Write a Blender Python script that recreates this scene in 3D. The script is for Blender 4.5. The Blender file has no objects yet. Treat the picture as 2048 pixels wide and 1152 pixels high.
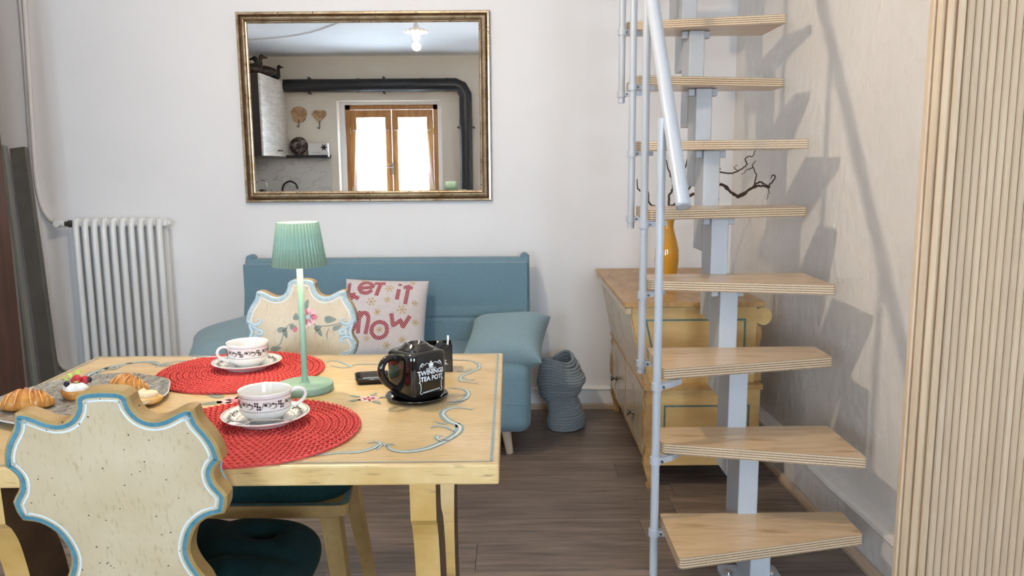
import bpy, bmesh, math, random
from math import sin, cos, pi, radians as R, sqrt, atan2
from mathutils import Vector, Matrix
random.seed(7)
scn = bpy.context.scene
COL = scn.collection

# ------------------------------------------------------------------ camera
def cam_axes(p, y, r):
    cp, sp, cy, sy = cos(p), sin(p), cos(y), sin(y)
    fwd = Vector((sy*cp, cy*cp, -sp)); right = Vector((cy, -sy, 0)); up = right.cross(fwd)
    return right*cos(r)+up*sin(r), up*cos(r)-right*sin(r), fwd
ri, up, fw = cam_axes(.1506, .0015, -.0077)
cd = bpy.data.cameras.new('camera'); cam = bpy.data.objects.new('camera', cd); COL.objects.link(cam)
cam.matrix_world = Matrix(((ri.x, up.x, -fw.x, 0), (ri.y, up.y, -fw.y, 0), (ri.z, up.z, -fw.z, 1.25), (0, 0, 0, 1)))
cd.sensor_width = 36; cd.lens = 1609.48/2048*36; cd.clip_start = .02
scn.camera = cam
# ------------------------------------------------------------------ world and light
w = bpy.data.worlds.new('world'); scn.world = w; w.use_nodes = True
bg = w.node_tree.nodes['Background']
bg.inputs[0].default_value = (.69, .845, 1.0, 1); bg.inputs[1].default_value = 27.0
scn.view_settings.view_transform = 'Standard'; scn.view_settings.look = 'None'
scn.view_settings.gamma = 1; scn.view_settings.use_curve_mapping = False
scn.view_settings.exposure = 1.15
scn.cycles.max_bounces = 8; scn.cycles.transmission_bounces = 6; scn.cycles.glossy_bounces = 4
BULB_W, TABLE_LAMP_W = 21, .85
def portal(x, z, wd, ht, y):
    l = bpy.data.lights.new('window_portal', 'AREA'); l.shape = 'RECTANGLE'; l.size = wd; l.size_y = ht
    l.cycles.is_portal = True
    o = bpy.data.objects.new('window_portal', l); COL.objects.link(o)
    o.location = (x, y, z); o.rotation_euler = (R(90), 0, 0); return o
portal(-1.415, 1.36, 1.3, 1.4, -1.83).rotation_euler = (R(90), 0, 0)
portal(.75, 1.36, 1.3, 1.4, -1.83).rotation_euler = (R(90), 0, 0)  # portal of the added second window

# ------------------------------------------------------------------ mesh helpers
class MB:
    def __init__(s): s.v = []; s.f = []; s.m = []; s.sm = []
    def add(s, vs, fs, m=0, sm=False):
        o = len(s.v); s.v += [tuple(v) for v in vs]
        for f in fs: s.f.append([i+o for i in f]); s.m.append(m); s.sm.append(sm)
        return s
    def box(s, x0, x1, y0, y1, z0, z1, m=0, bev=0):
        if bev <= 0:
            v = [(x, y, z) for z in (z0, z1) for y in (y0, y1) for x in (x0, x1)]
            return s.add(v, [(0,2,3,1),(4,5,7,6),(0,1,5,4),(2,6,7,3),(0,4,6,2),(1,3,7,5)], m)
        bm = bmesh.new(); bmesh.ops.create_cube(bm, size=1)
        for q in bm.verts: q.co = ((x0+x1)/2+q.co.x*(x1-x0), (y0+y1)/2+q.co.y*(y1-y0), (z0+z1)/2+q.co.z*(z1-z0))
        bmesh.ops.bevel(bm, geom=list(bm.edges), offset=bev, segments=2, profile=.5, affect='EDGES')
        return s.bm(bm, m)
    def bm(s, bm, m=0, sm=False):
        bm.verts.index_update(); s.add([q.co[:] for q in bm.verts], [[q.index for q in f.verts] for f in bm.faces], m, sm); bm.free(); return s
    def tube(s, pts, r, n=10, m=0, caps=True, closed=False, sq=None):
        P = [Vector(p) for p in pts]; k = len(P); rs = r if isinstance(r, (list, tuple)) else [r]*k
        T = []
        for i in range(k):
            a = P[(i-1) % k] if (i or closed) else P[0]; b = P[(i+1) % k] if (i < k-1 or closed) else P[-1]
            t = (b-a); T.append(t.normalized() if t.length > 1e-9 else Vector((0, 0, 1)))
        ref = Vector((0, 0, 1)) if abs(T[0].z) < .9 else Vector((1, 0, 0))
        N = (ref-T[0]*ref.dot(T[0])).normalized(); vs = []
        for i in range(k):
            N = (N-T[i]*N.dot(T[i])).normalized(); B = T[i].cross(N)
            for j in range(n):
                a = 2*pi*j/n; q = N*cos(a)*(sq or 1)+B*sin(a); vs.append(P[i]+q*rs[i])
        fs = []
        for i in range(k if closed else k-1):
            for j in range(n):
                a, b = i*n, ((i+1) % k)*n; fs.append((a+j, a+(j+1) % n, b+(j+1) % n, b+j))
        s.add(vs, fs, m, True)
        if caps and not closed: s.add(vs[:n], [tuple(range(n))[::-1]], m); s.add(vs[-n:], [tuple(range(n))], m)
        return s
    def cyl(s, p0, p1, r0, r1=None, n=20, m=0): return s.tube([p0, p1], [r0, r0 if r1 is None else r1], n, m)
    def lathe(s, prof, n=40, c=(0, 0, 0), m=0, fn=None, closed=False):
        vs = []
        for (r, z) in prof:
            for j in range(n):
                a = 2*pi*j/n; rr, zz = (r, z) if fn is None else fn(r, z, a)
                vs.append((c[0]+rr*cos(a), c[1]+rr*sin(a), c[2]+zz))
        k = len(prof); fs = []
        for i in range(k if closed else k-1):
            for j in range(n):
                a, b = i*n, ((i+1) % k)*n; fs.append((a+j, a+(j+1) % n, b+(j+1) % n, b+j))
        return s.add(vs, fs, m, True)
    def prism(s, poly, h0, h1, axis='z', m=0, ms=None, bev=0):
        # poly in 2D, extruded from h0 to h1 along the axis; ms = material of the sides
        a = sum(poly[i][0]*poly[(i+1) % len(poly)][1]-poly[(i+1) % len(poly)][0]*poly[i][1] for i in range(len(poly)))
        if a < 0: poly = poly[::-1]
        f = {'z': lambda p, h: (p[0], p[1], h), 'y': lambda p, h: (p[0], h, p[1]), 'x': lambda p, h: (h, p[0], p[1])}[axis]
        n = len(poly); v = [f(p, h0) for p in poly]+[f(p, h1) for p in poly]
        fl = axis == 'y'
        def o(q): return tuple(q)[::-1] if fl else tuple(q)
        s.add(v, [o(range(n-1, -1, -1)), o(range(n, 2*n))], m)
        return s.add(v, [o((i, (i+1) % n, n+(i+1) % n, n+i)) for i in range(n)], m if ms is None else ms)
    def grid(s, fn, nu, nv, m=0, flip=False, sm=True):
        vs = [fn(i/nu, j/nv) for i in range(nu+1) for j in range(nv+1)]; fs = []
        for i in range(nu):
            for j in range(nv):
                q = (i*(nv+1)+j, (i+1)*(nv+1)+j, (i+1)*(nv+1)+j+1, i*(nv+1)+j+1); fs.append(q[::-1] if flip else q)
        return s.add(vs, fs, m, sm)
    def ribbon(s, pts, wd, surf, m=0, taper=True, smooth=True):
        # a painted stroke: 2D polyline with a width, laid on surf(x, y) -> 3D
        P = crom(pts, 6) if smooth and len(pts) > 2 else [tuple(a+(b-a)*k/8 for a, b in zip(p, q)) for p, q in zip(pts, pts[1:]) for k in range(8)]+[tuple(pts[-1])]
        n = len(P); vs = []
        for i, p in enumerate(P):
            a = P[max(i-1, 0)]; b = P[min(i+1, n-1)]; dx, dy = b[0]-a[0], b[1]-a[1]; l = math.hypot(dx, dy) or 1
            t = i/(n-1); k = wd*.5*((sin(pi*min(max(t, .04), .96))**.5) if taper else 1)
            vs += [surf(p[0]-dy/l*k, p[1]+dx/l*k), surf(p[0]+dy/l*k, p[1]-dx/l*k)]
        return s.add(vs, [(2*i, 2*i+1, 2*i+3, 2*i+2) for i in range(n-1)], m)
    def blob(s, x, y, a, b, ang, surf, m=0, n=14, leaf=False):
        c, q = cos(ang), sin(ang); vs = [surf(x, y)]
        for i in range(n):
            t = 2*pi*i/n; ex, ey = a*cos(t), b*sin(t)*((1-.55*cos(t)) if leaf else 1); vs.append(surf(x+ex*c-ey*q, y+ex*q+ey*c))
        return s.add(vs, [(0, 1+i, 1+(i+1) % n) for i in range(n)], m)
    def xf(s, M): s.v = [tuple(M @ Vector(v)) for v in s.v]; return s
def crom(pts, k=6, closed=False):
    n = len(pts); o = []
    if n < 3: return list(pts)
    for i in range(n if closed else n-1):
        if closed: p0, p1, p2, p3 = [pts[(i+d) % n] for d in (-1, 0, 1, 2)]
        else: p0, p1, p2, p3 = pts[max(i-1, 0)], pts[i], pts[i+1], pts[min(i+2, n-1)]
        for j in range(k):
            t = j/k; o.append(tuple(.5*(2*b+(c-a)*t+(2*a-5*b+4*c-d)*t*t+(3*b-a-3*c+d)*t**3) for a, b, c, d in zip(p0, p1, p2, p3)))
    if not closed: o.append(tuple(pts[-1]))
    return o
def thing(name, label, cat, loc=(0, 0, 0), rz=0, group=None):
    o = bpy.data.objects.new(name, None); COL.objects.link(o); o.empty_display_size = .05
    o.location = loc; o.rotation_euler = (0, 0, rz); o['label'] = label; o['category'] = cat
    if group: o['group'] = group
    return o
def obj(name, mb, mats, parent=None, world=False, label=None, kind=None):
    me = bpy.data.meshes.new(name); V = mb.v
    if world and parent is not None:
        M = (Matrix.Translation(parent.location) @ parent.rotation_euler.to_matrix().to_4x4())
        if parent.parent is not None: M = Matrix.Translation(parent.parent.location) @ parent.parent.rotation_euler.to_matrix().to_4x4() @ M
        M = M.inverted(); V = [tuple(M @ Vector(v)) for v in V]
    me.from_pydata(V, [], mb.f); me.update()
    for mt in (mats if isinstance(mats, (list, tuple)) else [mats]): me.materials.append(mt)
    me.polygons.foreach_set('material_index', mb.m); me.polygons.foreach_set('use_smooth', mb.sm)
    o = bpy.data.objects.new(name, me); COL.objects.link(o)
    if parent is not None: o.parent = parent
    if label: o['label'] = label
    if kind: o['kind'] = kind
    return o
def tag(o, label, cat, group=None):
    o['label'] = label; o['category'] = cat
    if group: o['group'] = group
    return o
def struct(name, mb, m, parent=None): return obj(name, mb, m, parent, kind=None if parent else 'structure')
def base(o, b):
    # move an object's origin to its base point b without moving the mesh
    b = Vector(b); o.data.transform(Matrix.Translation(-b)); o.location = b; return o
def dup(o, parent=None):
    c = o.copy(); COL.objects.link(c); c.parent = parent
    for ch in [q for q in bpy.data.objects if q.parent == o]: dup(ch, c)
    return c
def text_mb(txt, size, bold=.0, shear=0):
    cu = bpy.data.curves.new('lettering', 'FONT'); cu.body = txt; cu.size = size; cu.offset = bold; cu.align_x = 'CENTER'; cu.shear = shear
    cu.resolution_u = 3
    o = bpy.data.objects.new('lettering', cu); me = bpy.data.meshes.new_from_object(o)
    mb = MB(); mb.add([q.co[:] for q in me.vertices], [list(p.vertices) for p in me.polygons])
    bpy.data.objects.remove(o); bpy.data.meshes.remove(me); bpy.data.curves.remove(cu); return mb

# ------------------------------------------------------------------ materials
def mat(name, c1, c2=None, rough=.5, metal=0, scale=(1, 1, 1), nscale=5, detail=6, lo=.35, hi=.65, bump=0, bscale=None, spec=.5, coat=0, third=None, rnd=0, trans=0, emit=None, es=0, sheen=0, dist=0, fine=None):
    m = bpy.data.materials.new(name); m.use_nodes = True; nt = m.node_tree; N = nt.nodes; L = nt.links
    b = N['Principled BSDF']; I = b.inputs
    I['Base Color'].default_value = (*c1, 1); I['Roughness'].default_value = rough; I['Metallic'].default_value = metal
    I['Specular IOR Level'].default_value = spec; I['Coat Weight'].default_value = coat; I['Transmission Weight'].default_value = trans
    I['Sheen Weight'].default_value = sheen
    if emit: I['Emission Color'].default_value = (*emit, 1); I['Emission Strength'].default_value = es
    if c2 or bump:
        tc = N.new('ShaderNodeTexCoord'); mp = N.new('ShaderNodeMapping'); mp.inputs['Scale'].default_value = scale
        L.new(tc.outputs['Object'], mp.inputs['Vector']); vec = mp.outputs[0]
        if rnd:
            oi = N.new('ShaderNodeObjectInfo'); ml = N.new('ShaderNodeMath'); ml.operation = 'MULTIPLY'; ml.inputs[1].default_value = 37
            L.new(oi.outputs['Random'], ml.inputs[0]); ad = N.new('ShaderNodeVectorMath'); ad.operation = 'ADD'
            L.new(vec, ad.inputs[0]); L.new(ml.outputs[0], ad.inputs[1]); vec = ad.outputs[0]
    if c2:
        n = N.new('ShaderNodeTexNoise'); n.inputs['Scale'].default_value = nscale; n.inputs['Detail'].default_value = detail
        n.inputs['Roughness'].default_value = .6; n.inputs['Distortion'].default_value = dist; L.new(vec, n.inputs['Vector'])
        r = N.new('ShaderNodeValToRGB'); r.color_ramp.elements[0].position = lo; r.color_ramp.elements[1].position = hi
        r.color_ramp.elements[0].color = (*c1, 1); r.color_ramp.elements[1].color = (*c2, 1)
        if third: e = r.color_ramp.elements.new((lo+hi)/2); e.color = (*third, 1)
        L.new(n.outputs['Fac'], r.inputs[0]); out = r.outputs[0]
        if fine:   # a second, finer layer of specks: (scale vector, noise scale, colour, lo, hi)
            mp2 = N.new('ShaderNodeMapping'); mp2.inputs['Scale'].default_value = fine[0]; L.new(tc.outputs['Object'], mp2.inputs['Vector'])
            n2 = N.new('ShaderNodeTexNoise'); n2.inputs['Scale'].default_value = fine[1]; n2.inputs['Detail'].default_value = 5; L.new(mp2.outputs[0], n2.inputs['Vector'])
            r2 = N.new('ShaderNodeValToRGB'); r2.color_ramp.elements[0].position = fine[3]; r2.color_ramp.elements[1].position = fine[4]
            r2.color_ramp.elements[0].color = (0, 0, 0, 1); r2.color_ramp.elements[1].color = (1, 1, 1, 1); L.new(n2.outputs['Fac'], r2.inputs[0])
            mx = N.new('ShaderNodeMixRGB'); L.new(r2.outputs[0], mx.inputs[0]); L.new(out, mx.inputs[1]); mx.inputs[2].default_value = (*fine[2], 1); out = mx.outputs[0]
        if rnd:
            hs = N.new('ShaderNodeHueSaturation'); mr = N.new('ShaderNodeMapRange'); mr.inputs[3].default_value = 1-rnd; mr.inputs[4].default_value = 1+rnd
            L.new(oi.outputs['Random'], mr.inputs[0]); L.new(mr.outputs[0], hs.inputs['Value']); L.new(out, hs.inputs['Color']); out = hs.outputs[0]
        L.new(out, I['Base Color'])
    if bump:
        n = N.new('ShaderNodeTexNoise'); n.inputs['Scale'].default_value = bscale or nscale; n.inputs['Detail'].default_value = 5; L.new(vec, n.inputs['Vector'])
        bp = N.new('ShaderNodeBump'); bp.inputs['Strength'].default_value = bump; bp.inputs['Distance'].default_value = .01
        L.new(n.outputs['Fac'], bp.inputs['Height']); L.new(bp.outputs[0], I['Normal'])
    return m
def striped(name, cols, axis, period, rough=.6, rot=(0, 0, 0), duty=.5, bump=0, dist=0, dscale=8):
    m = bpy.data.materials.new(name); m.use_nodes = True; nt = m.node_tree; N = nt.nodes; L = nt.links; b = N['Principled BSDF']
    b.inputs['Roughness'].default_value = rough
    tc = N.new('ShaderNodeTexCoord'); mp = N.new('ShaderNodeMapping'); mp.inputs['Rotation'].default_value = rot; L.new(tc.outputs['Object'], mp.inputs[0])
    vec = mp.outputs[0]
    wv = N.new('ShaderNodeTexWave'); wv.bands_direction = axis; wv.inputs['Scale'].default_value = 2*pi/20/period; wv.inputs['Distortion'].default_value = dist
    wv.inputs['Detail Scale'].default_value = dscale; L.new(vec, wv.inputs['Vector'])
    r = N.new('ShaderNodeValToRGB'); r.color_ramp.elements[0].position = duty-.12; r.color_ramp.elements[1].position = duty+.12
    r.color_ramp.elements[0].color = (*cols[0], 1); r.color_ramp.elements[1].color = (*cols[1], 1); L.new(wv.outputs['Fac'], r.inputs[0]); L.new(r.outputs[0], b.inputs['Base Color'])
    if bump:
        bp = N.new('ShaderNodeBump'); bp.inputs['Strength'].default_value = bump; bp.inputs['Distance'].default_value = .002; L.new(wv.outputs['Fac'], bp.inputs['Height']); L.new(bp.outputs[0], b.inputs['Normal'])
    return m
M = {}
M['wall'] = mat('white_plaster', (.87, .855, .855), (.85, .835, .835), rough=.75, nscale=2.2, bump=.08, bscale=28)
M['wall_rough'] = mat('rough_plaster', (.86, .83, .80), (.82, .79, .76), rough=.55, nscale=3, bump=.8, bscale=22)
M['wall_cream'] = mat('cream_plaster', (.88, .81, .71), (.85, .78, .68), rough=.75, nscale=2.2, bump=.08, bscale=28)
M['ceiling'] = mat('ceiling_paint', (.88, .89, .90), (.84, .85, .87), rough=.8, nscale=1.5, bump=.2, bscale=6)
M['plank'] = mat('grey_oak_laminate', (.105, .075, .058), (.275, .21, .17), rough=.42, scale=(1.2, 14, 8), nscale=3, detail=9, lo=.3, hi=.72, rnd=.22, bump=.12, bscale=5, fine=((2, 40, 8), 3, (.05, .035, .028), .60, .74))
M['slab'] = mat('subfloor', (.06, .045, .04), rough=.9)
M['basewood'] = mat('light_base_trim', (.47, .34, .235), (.60, .46, .34), rough=.5, scale=(3, 3, 40), nscale=2)
M['reed'] = mat('reeded_pine', (.62, .46, .30), (.72, .56, .385), rough=.55, scale=(14, 14, .9), nscale=3, lo=.3, hi=.7, rnd=.07, fine=((30, 30, 1.2), 4, (.50, .36, .22), .64, .8))
M['reed_back'] = mat('pine_backing', (.46, .33, .21), rough=.8)
M['cream'] = mat('cream_painted_wood', (.54, .43, .27), (.64, .53, .365), rough=.38, scale=(1, 1, 1), nscale=7, lo=.35, hi=.7, bump=.06, bscale=40, fine=((70, 70, 14), 3, (.37, .27, .14), .56, .84))
M['table_top'] = mat('painted_table_top', (.52, .36, .155), (.66, .50, .285), rough=.33, scale=(1, 2, 1), nscale=6, lo=.3, hi=.7, bump=.05, bscale=30, fine=((6, 60, 6), 4, (.36, .24, .10), .56, .74))
M['ochre'] = mat('ochre_worn_wood', (.33, .20, .06), (.49, .33, .13), rough=.42, scale=(1, 1, 1), nscale=9, lo=.3, hi=.7, bump=.08, bscale=30, fine=((20, 20, 20), 3, (.30, .18, .07), .60, .78))
M['ochre_pale'] = mat('ochre_pale_wood', (.54, .31, .075), (.72, .48, .19), rough=.42, nscale=8, lo=.3, hi=.72, bump=.06, bscale=30, fine=((4, 30, 30), 4, (.36, .23, .10), .62, .78))
M['leg_dark'] = mat('dark_brown_leg_side', (.075, .036, .018), (.14, .075, .035), rough=.5, nscale=9, scale=(1, 1, 3))
M['table_edge'] = mat('worn_table_edge', (.58, .36, .12), (.74, .54, .27), rough=.4, scale=(1, 1, 1), nscale=10, lo=.3, hi=.7, bump=.06, bscale=30, fine=((4, 30, 40), 5, (.30, .18, .07), .60, .76))
M['chest'] = mat('honey_painted_chest', (.52, .31, .10), (.66, .45, .19), rough=.28, scale=(2, 2, 6), nscale=3, lo=.3, hi=.7, bump=.05, bscale=20, coat=.2)
M['chest_dark'] = mat('chest_edge_wood', (.36, .19, .06), (.52, .31, .11), rough=.35, scale=(6, 2, 6), nscale=4)
M['chest_front'] = mat('chest_front_grey_sheen', (.46, .34, .20), (.58, .44, .27), rough=.25, scale=(2, 4, 2), nscale=4, coat=.3, fine=((8, 8, 3), 5, (.30, .22, .14), .62, .75))  # chest paint greyed to carry the daylight reflected on its front face
M['teal_line'] = mat('teal_paint', (.06, .13, .12), (.10, .19, .17), rough=.5, nscale=60)
M['blue_paint'] = mat('blue_border_paint', (.05, .175, .235), (.11, .28, .345), rough=.5, nscale=70, lo=.3, hi=.7)
M['white_paint'] = mat('white_line_paint', (.74, .78, .78), (.62, .70, .72), rough=.5, nscale=70)
M['scroll'] = mat('grey_blue_scroll_paint', (.17, .26, .29), (.28, .37, .38), rough=.45, nscale=80, lo=.3, hi=.7)
M['scroll_light'] = mat('pale_scroll_paint', (.60, .66, .62), rough=.45)
M['chair_blue'] = mat('pale_blue_scroll_paint', (.26, .40, .47), (.45, .56, .61), rough=.5, nscale=80, lo=.3, hi=.7)
M['leaf_paint'] = mat('leaf_paint', (.17, .21, .18), (.25, .28, .23), rough=.5, nscale=60)
M['pink_paint'] = mat('pink_paint', (.75, .33, .37), (.85, .60, .58), rough=.5, nscale=50)
M['pink_deep'] = mat('deep_pink_paint', (.68, .16, .22), rough=.5)
M['orange_paint'] = mat('orange_paint', (.85, .52, .12), rough=.5)
M['green_cushion'] = mat('dark_green_fabric', (.004, .022, .023), (.006, .03, .031), rough=.85, nscale=90, bump=.12, bscale=200, spec=.2)
M['sofa'] = mat('blue_sofa_fabric', (.14, .25, .315), (.175, .29, .355), rough=.9, nscale=120, bump=.15, bscale=260, sheen=.2)
M['sofa_pillow'] = mat('blue_grey_pillow_fabric', (.20, .31, .36), (.235, .345, .39), rough=.9, nscale=120, bump=.15, bscale=260, sheen=.2)
M['seam'] = mat('seam_thread', (.21, .33, .38), rough=.9)
M['beech'] = mat('beech_leg', (.66, .50, .36), (.74, .58, .43), rough=.5, scale=(8, 8, 1), nscale=4)
M['pillow'] = mat('pale_pillow_cotton', (.64, .59, .60), (.69, .64, .65), rough=.9, nscale=60, bump=.1, bscale=150)
M['candy'] = striped('candy_striped_print', ((.34, .012, .04), (.60, .50, .52)), 'DIAGONAL', .0055, .85, duty=.80)
M['gold_print'] = mat('gold_print', (.52, .33, .13), (.62, .43, .22), rough=.8, nscale=90)
M['rope'] = mat('grey_rope', (.25, .30, .33), (.34, .39, .42), rough=.9, scale=(1, 1, 1), nscale=160, bump=.6, bscale=240)
M['mirror'] = mat('mirror_glass', (.93, .94, .94), rough=.0, metal=1)
M['gold'] = mat('aged_gilt', (.36, .22, .10), (.78, .66, .46), rough=.3, metal=.9, nscale=14, lo=.25, hi=.6, scale=(1, 1, 1), fine=((30, 30, 30), 3, (.12, .06, .03), .60, .72))
M['gilt_dark'] = mat('dark_frame_wood', (.07, .028, .014), (.22, .13, .06), rough=.32, nscale=30, lo=.4, hi=.8)
M['enamel'] = mat('white_enamel', (.80, .80, .79), rough=.28)
M['pipe_paint'] = mat('white_painted_pipe', (.76, .74, .73), rough=.4)
M['metal_dark'] = mat('dark_metal_fitting', (.13, .12, .11), rough=.45, metal=.8)
M['chrome'] = mat('steel', (.72, .72, .73), rough=.22, metal=1)
M['stair_metal'] = mat('grey_coated_steel', (.47, .50, .54), (.50, .53, .57), rough=.38, nscale=150, bump=.03, bscale=300)
M['stair_alu'] = mat('satin_aluminium_coating', (.50, .54, .60), rough=.36, metal=.05)
M['ply_top'] = mat('birch_veneer', (.52, .345, .185), (.66, .475, .29), rough=.3, scale=(1.3, 9, 1), nscale=3.2, lo=.32, hi=.58, rnd=.05, dist=1.2, coat=.25, fine=((1.5, 7, 1), 3, (.42, .235, .10), .56, .68))
M['ply_edge'] = striped('plywood_edge', ((.26, .165, .09), (.68, .53, .36)), 'Z', .0075, .55, duty=.36, dist=1.6, dscale=14)
M['black_glaze'] = mat('black_glaze', (.006, .005, .005), rough=.06, coat=.3)
M['print_white'] = mat('white_print', (.72, .76, .78), rough=.4)
M['paper'] = mat('white_paper', (.85, .85, .84), rough=.8)
M['porcelain'] = mat('porcelain', (.86, .84, .81), rough=.09, coat=.5)
M['cup_black'] = mat('cup_print_black', (.02, .02, .022), rough=.3)
M['cup_grey'] = mat('cup_print_grey', (.32, .29, .27), rough=.3)
M['spoon'] = mat('spoon_steel', (.78, .77, .76), rough=.14, metal=1)
M['lamp_green'] = mat('sage_lamp_coating', (.25, .40, .305), (.27, .42, .325), rough=.45, nscale=60)
M['led'] = mat('led_diffuser', (.9, .88, .8), rough=.5, emit=(1, .90, .70), es=12)
M['red_mat'] = mat('red_woven_cotton', (.62, .05, .05), (.74, .10, .085), rough=.75, nscale=120, lo=.3, hi=.7, bump=.3, bscale=200)
M['amber'] = mat('amber_glass', (.93, .44, .03), (.95, .52, .06), rough=.05, nscale=4, trans=.35, coat=.4)
M['twig'] = mat('dark_twig', (.045, .026, .02), (.085, .05, .036), rough=.8, nscale=60)
M['pewter'] = mat('embossed_grey_dish', (.22, .215, .19), (.47, .46, .42), rough=.35, metal=.35, nscale=42, lo=.42, hi=.58, bump=.9, bscale=42, dist=2.5)
M['dish_rim'] = mat('pale_dish_rim', (.62, .63, .62), rough=.25, metal=.2)
M['crust'] = mat('croissant_crust', (.34, .10, .015), (.66, .31, .065), rough=.36, scale=(1, 1, 1), nscale=26, lo=.3, hi=.66, bump=.2, bscale=60, coat=.15)
M['crust_pale'] = mat('croissant_fold', (.86, .60, .28), (.74, .42, .13), rough=.5, nscale=40, bump=.2, bscale=80)
M['cream_food'] = mat('whipped_cream', (.88, .87, .84), rough=.5)
M['strawberry'] = mat('strawberry', (.55, .015, .03), (.66, .04, .06), rough=.25, nscale=90, bump=.9, bscale=110)
M['blueberry'] = mat('blueberry', (.012, .014, .035), rough=.25)
M['berry_leaf'] = mat('berry_leaf', (.28, .48, .06), (.42, .60, .12), rough=.5, nscale=50)
M['butter'] = mat('pale_cream_swirl', (.85, .68, .42), (.90, .78, .55), rough=.5, nscale=40, bump=.3, bscale=50)
M['brown_wood'] = mat('dark_brown_wardrobe_wood', (.055, .018, .007), (.105, .038, .015), rough=.35, scale=(9, 9, .8), nscale=3)
M['grey_board'] = mat('grey_green_board', (.125, .12, .105), (.15, .145, .125), rough=.6, nscale=12)
M['grey_board_edge'] = mat('pale_grey_board_edge', (.30, .32, .30), rough=.6)
M['cab_dark'] = mat('dark_cabinet_side', (.022, .018, .016), rough=.5)
M['cab_door'] = mat('whitewashed_oak_door', (.60, .53, .45), (.80, .74, .66), rough=.5, scale=(3, 1.5, 9), nscale=3, dist=1)
M['black_metal'] = mat('matt_black_flue', (.016, .018, .022), (.024, .026, .03), rough=.38, nscale=20)
M['pine'] = mat('varnished_pine', (.40, .165, .045), (.54, .27, .09), rough=.35, scale=(8, 8, 1.2), nscale=3, fine=((12, 12, 12), 3, (.18, .06, .015), .70, .78))
M['slice'] = mat('wood_slice', (.34, .18, .08), (.56, .37, .20), rough=.6, nscale=14, lo=.38, hi=.55)
M['marble'] = mat('white_marble_slab', (.74, .72, .69), (.72, .70, .67), rough=.2, nscale=2, fine=((1.2, 1, 1.8), 2.6, (.52, .49, .45), .487, .50))
_e = [n_ for n_ in M['marble'].node_tree.nodes if n_.type == 'VALTORGB'][1].color_ramp; _e.elements[0].position = .487; _e.elements[1].position = .50; _e.elements.new(.513).color = (0, 0, 0, 1)
M['counter'] = mat('pale_counter', (.62, .60, .57), rough=.4)
M['duck'] = mat('carved_dark_duck', (.022, .013, .009), (.06, .032, .018), rough=.45, nscale=14)
M['duck_dark'] = mat('black_duck_paint', (.012, .014, .016), rough=.4)
M['plate_dark'] = mat('dark_patterned_plate', (.03, .02, .018), (.26, .20, .17), rough=.25, nscale=16, lo=.45, hi=.6)
M['opal'] = mat('opal_glass', (.88, .87, .84), rough=.2, trans=.25)
M['bulb'] = mat('lit_bulb', (1, .93, .8), emit=(1, .80, .52), es=60)
M['brass'] = mat('brass', (.55, .42, .2), rough=.35, metal=1)
M['rubber'] = mat('black_rubber', (.02, .02, .02), rough=.8)
def sheer(name):
    m = bpy.data.materials.new(name); m.use_nodes = True; nt = m.node_tree; N = nt.nodes; L = nt.links
    o = N['Material Output']; N.remove(N['Principled BSDF']); d = N.new('ShaderNodeBsdfDiffuse'); t = N.new('ShaderNodeBsdfTranslucent'); x = N.new('ShaderNodeBsdfTransparent')
    for q in (d, t): q.inputs[0].default_value = (.93, .94, .95, 1)
    a = N.new('ShaderNodeMixShader'); a.inputs[0].default_value = .6; L.new(d.outputs[0], a.inputs[1]); L.new(t.outputs[0], a.inputs[2])
    b = N.new('ShaderNodeMixShader'); b.inputs[0].default_value = .45; L.new(a.outputs[0], b.inputs[1]); L.new(x.outputs[0], b.inputs[2]); L.new(b.outputs[0], o.inputs[0]); return m
M['sheer'] = sheer('sheer_white_curtain')
def pane_mat(name):
    m = bpy.data.materials.new(name); m.use_nodes = True; nt = m.node_tree; N = nt.nodes; L = nt.links
    o = N['Material Output']; N.remove(N['Principled BSDF']); g = N.new('ShaderNodeBsdfGlossy'); g.inputs['Roughness'].default_value = .02; x = N.new('ShaderNodeBsdfTransparent')
    f = N.new('ShaderNodeFresnel'); f.inputs[0].default_value = 1.45; b = N.new('ShaderNodeMixShader'); L.new(f.outputs[0], b.inputs[0]); L.new(x.outputs[0], b.inputs[1]); L.new(g.outputs[0], b.inputs[2]); L.new(b.outputs[0], o.inputs[0]); return m
M['pane'] = pane_mat('window_glass')

# ------------------------------------------------------------------ the room
XL, XR, YB, YR, ZC = -3.0, 1.9, 4.06, -1.6, 2.53
YP = 2.10                                        # face of the reeded partition
def xw(y): return 1.145-.03*(y-3)                # right wall behind the stairs
fl = struct('floor', MB().box(XL, XR, YR, YB, -.08, -.009), M['slab'])
PW = .185; y0 = 2.72-PW*24; row = 0
while y0 < YB:
    a, b = max(y0, YR), min(y0+PW, YB)
    if b-a > .01:
        x = XL-random.uniform(.1, 1.1)
        while x < XR:
            x0, x1 = max(x, XL), min(x+1.28, XR)
            if x1-x0 > .02:
                o = obj('plank', MB().box(x0+.0006-(x0+x1)/2, x1-.0006-(x0+x1)/2, a+.0006-(a+b)/2, b-.0006-(a+b)/2, -.008, 0, bev=.0008), M['plank'], fl)
                o.location = ((x0+x1)/2, (a+b)/2, 0)
            x += 1.28
    y0 += PW
struct('ceiling', MB().box(XL-.1, XR+.1, YR-.3, YB+.1, ZC, ZC+.1), M['ceiling'])
struct('wall_back', MB().box(XL-.1, 1.4, YB, YB+.1, -.08, ZC), M['wall'])
struct('wall_left', MB().box(XL-.1, XL, YR-.3, YB, -.08, ZC), M['wall'])
struct('wall_right', MB().prism([(xw(YP+.06), YP+.061), (xw(YB), YB), (1.4, YB), (1.4, YP+.061)], -.08, ZC), M['wall_rough'])
struct('wall_side', MB().box(XR, XR+.1, YR-.3, YP+.1, -.08, ZC), M['wall'])
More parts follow.
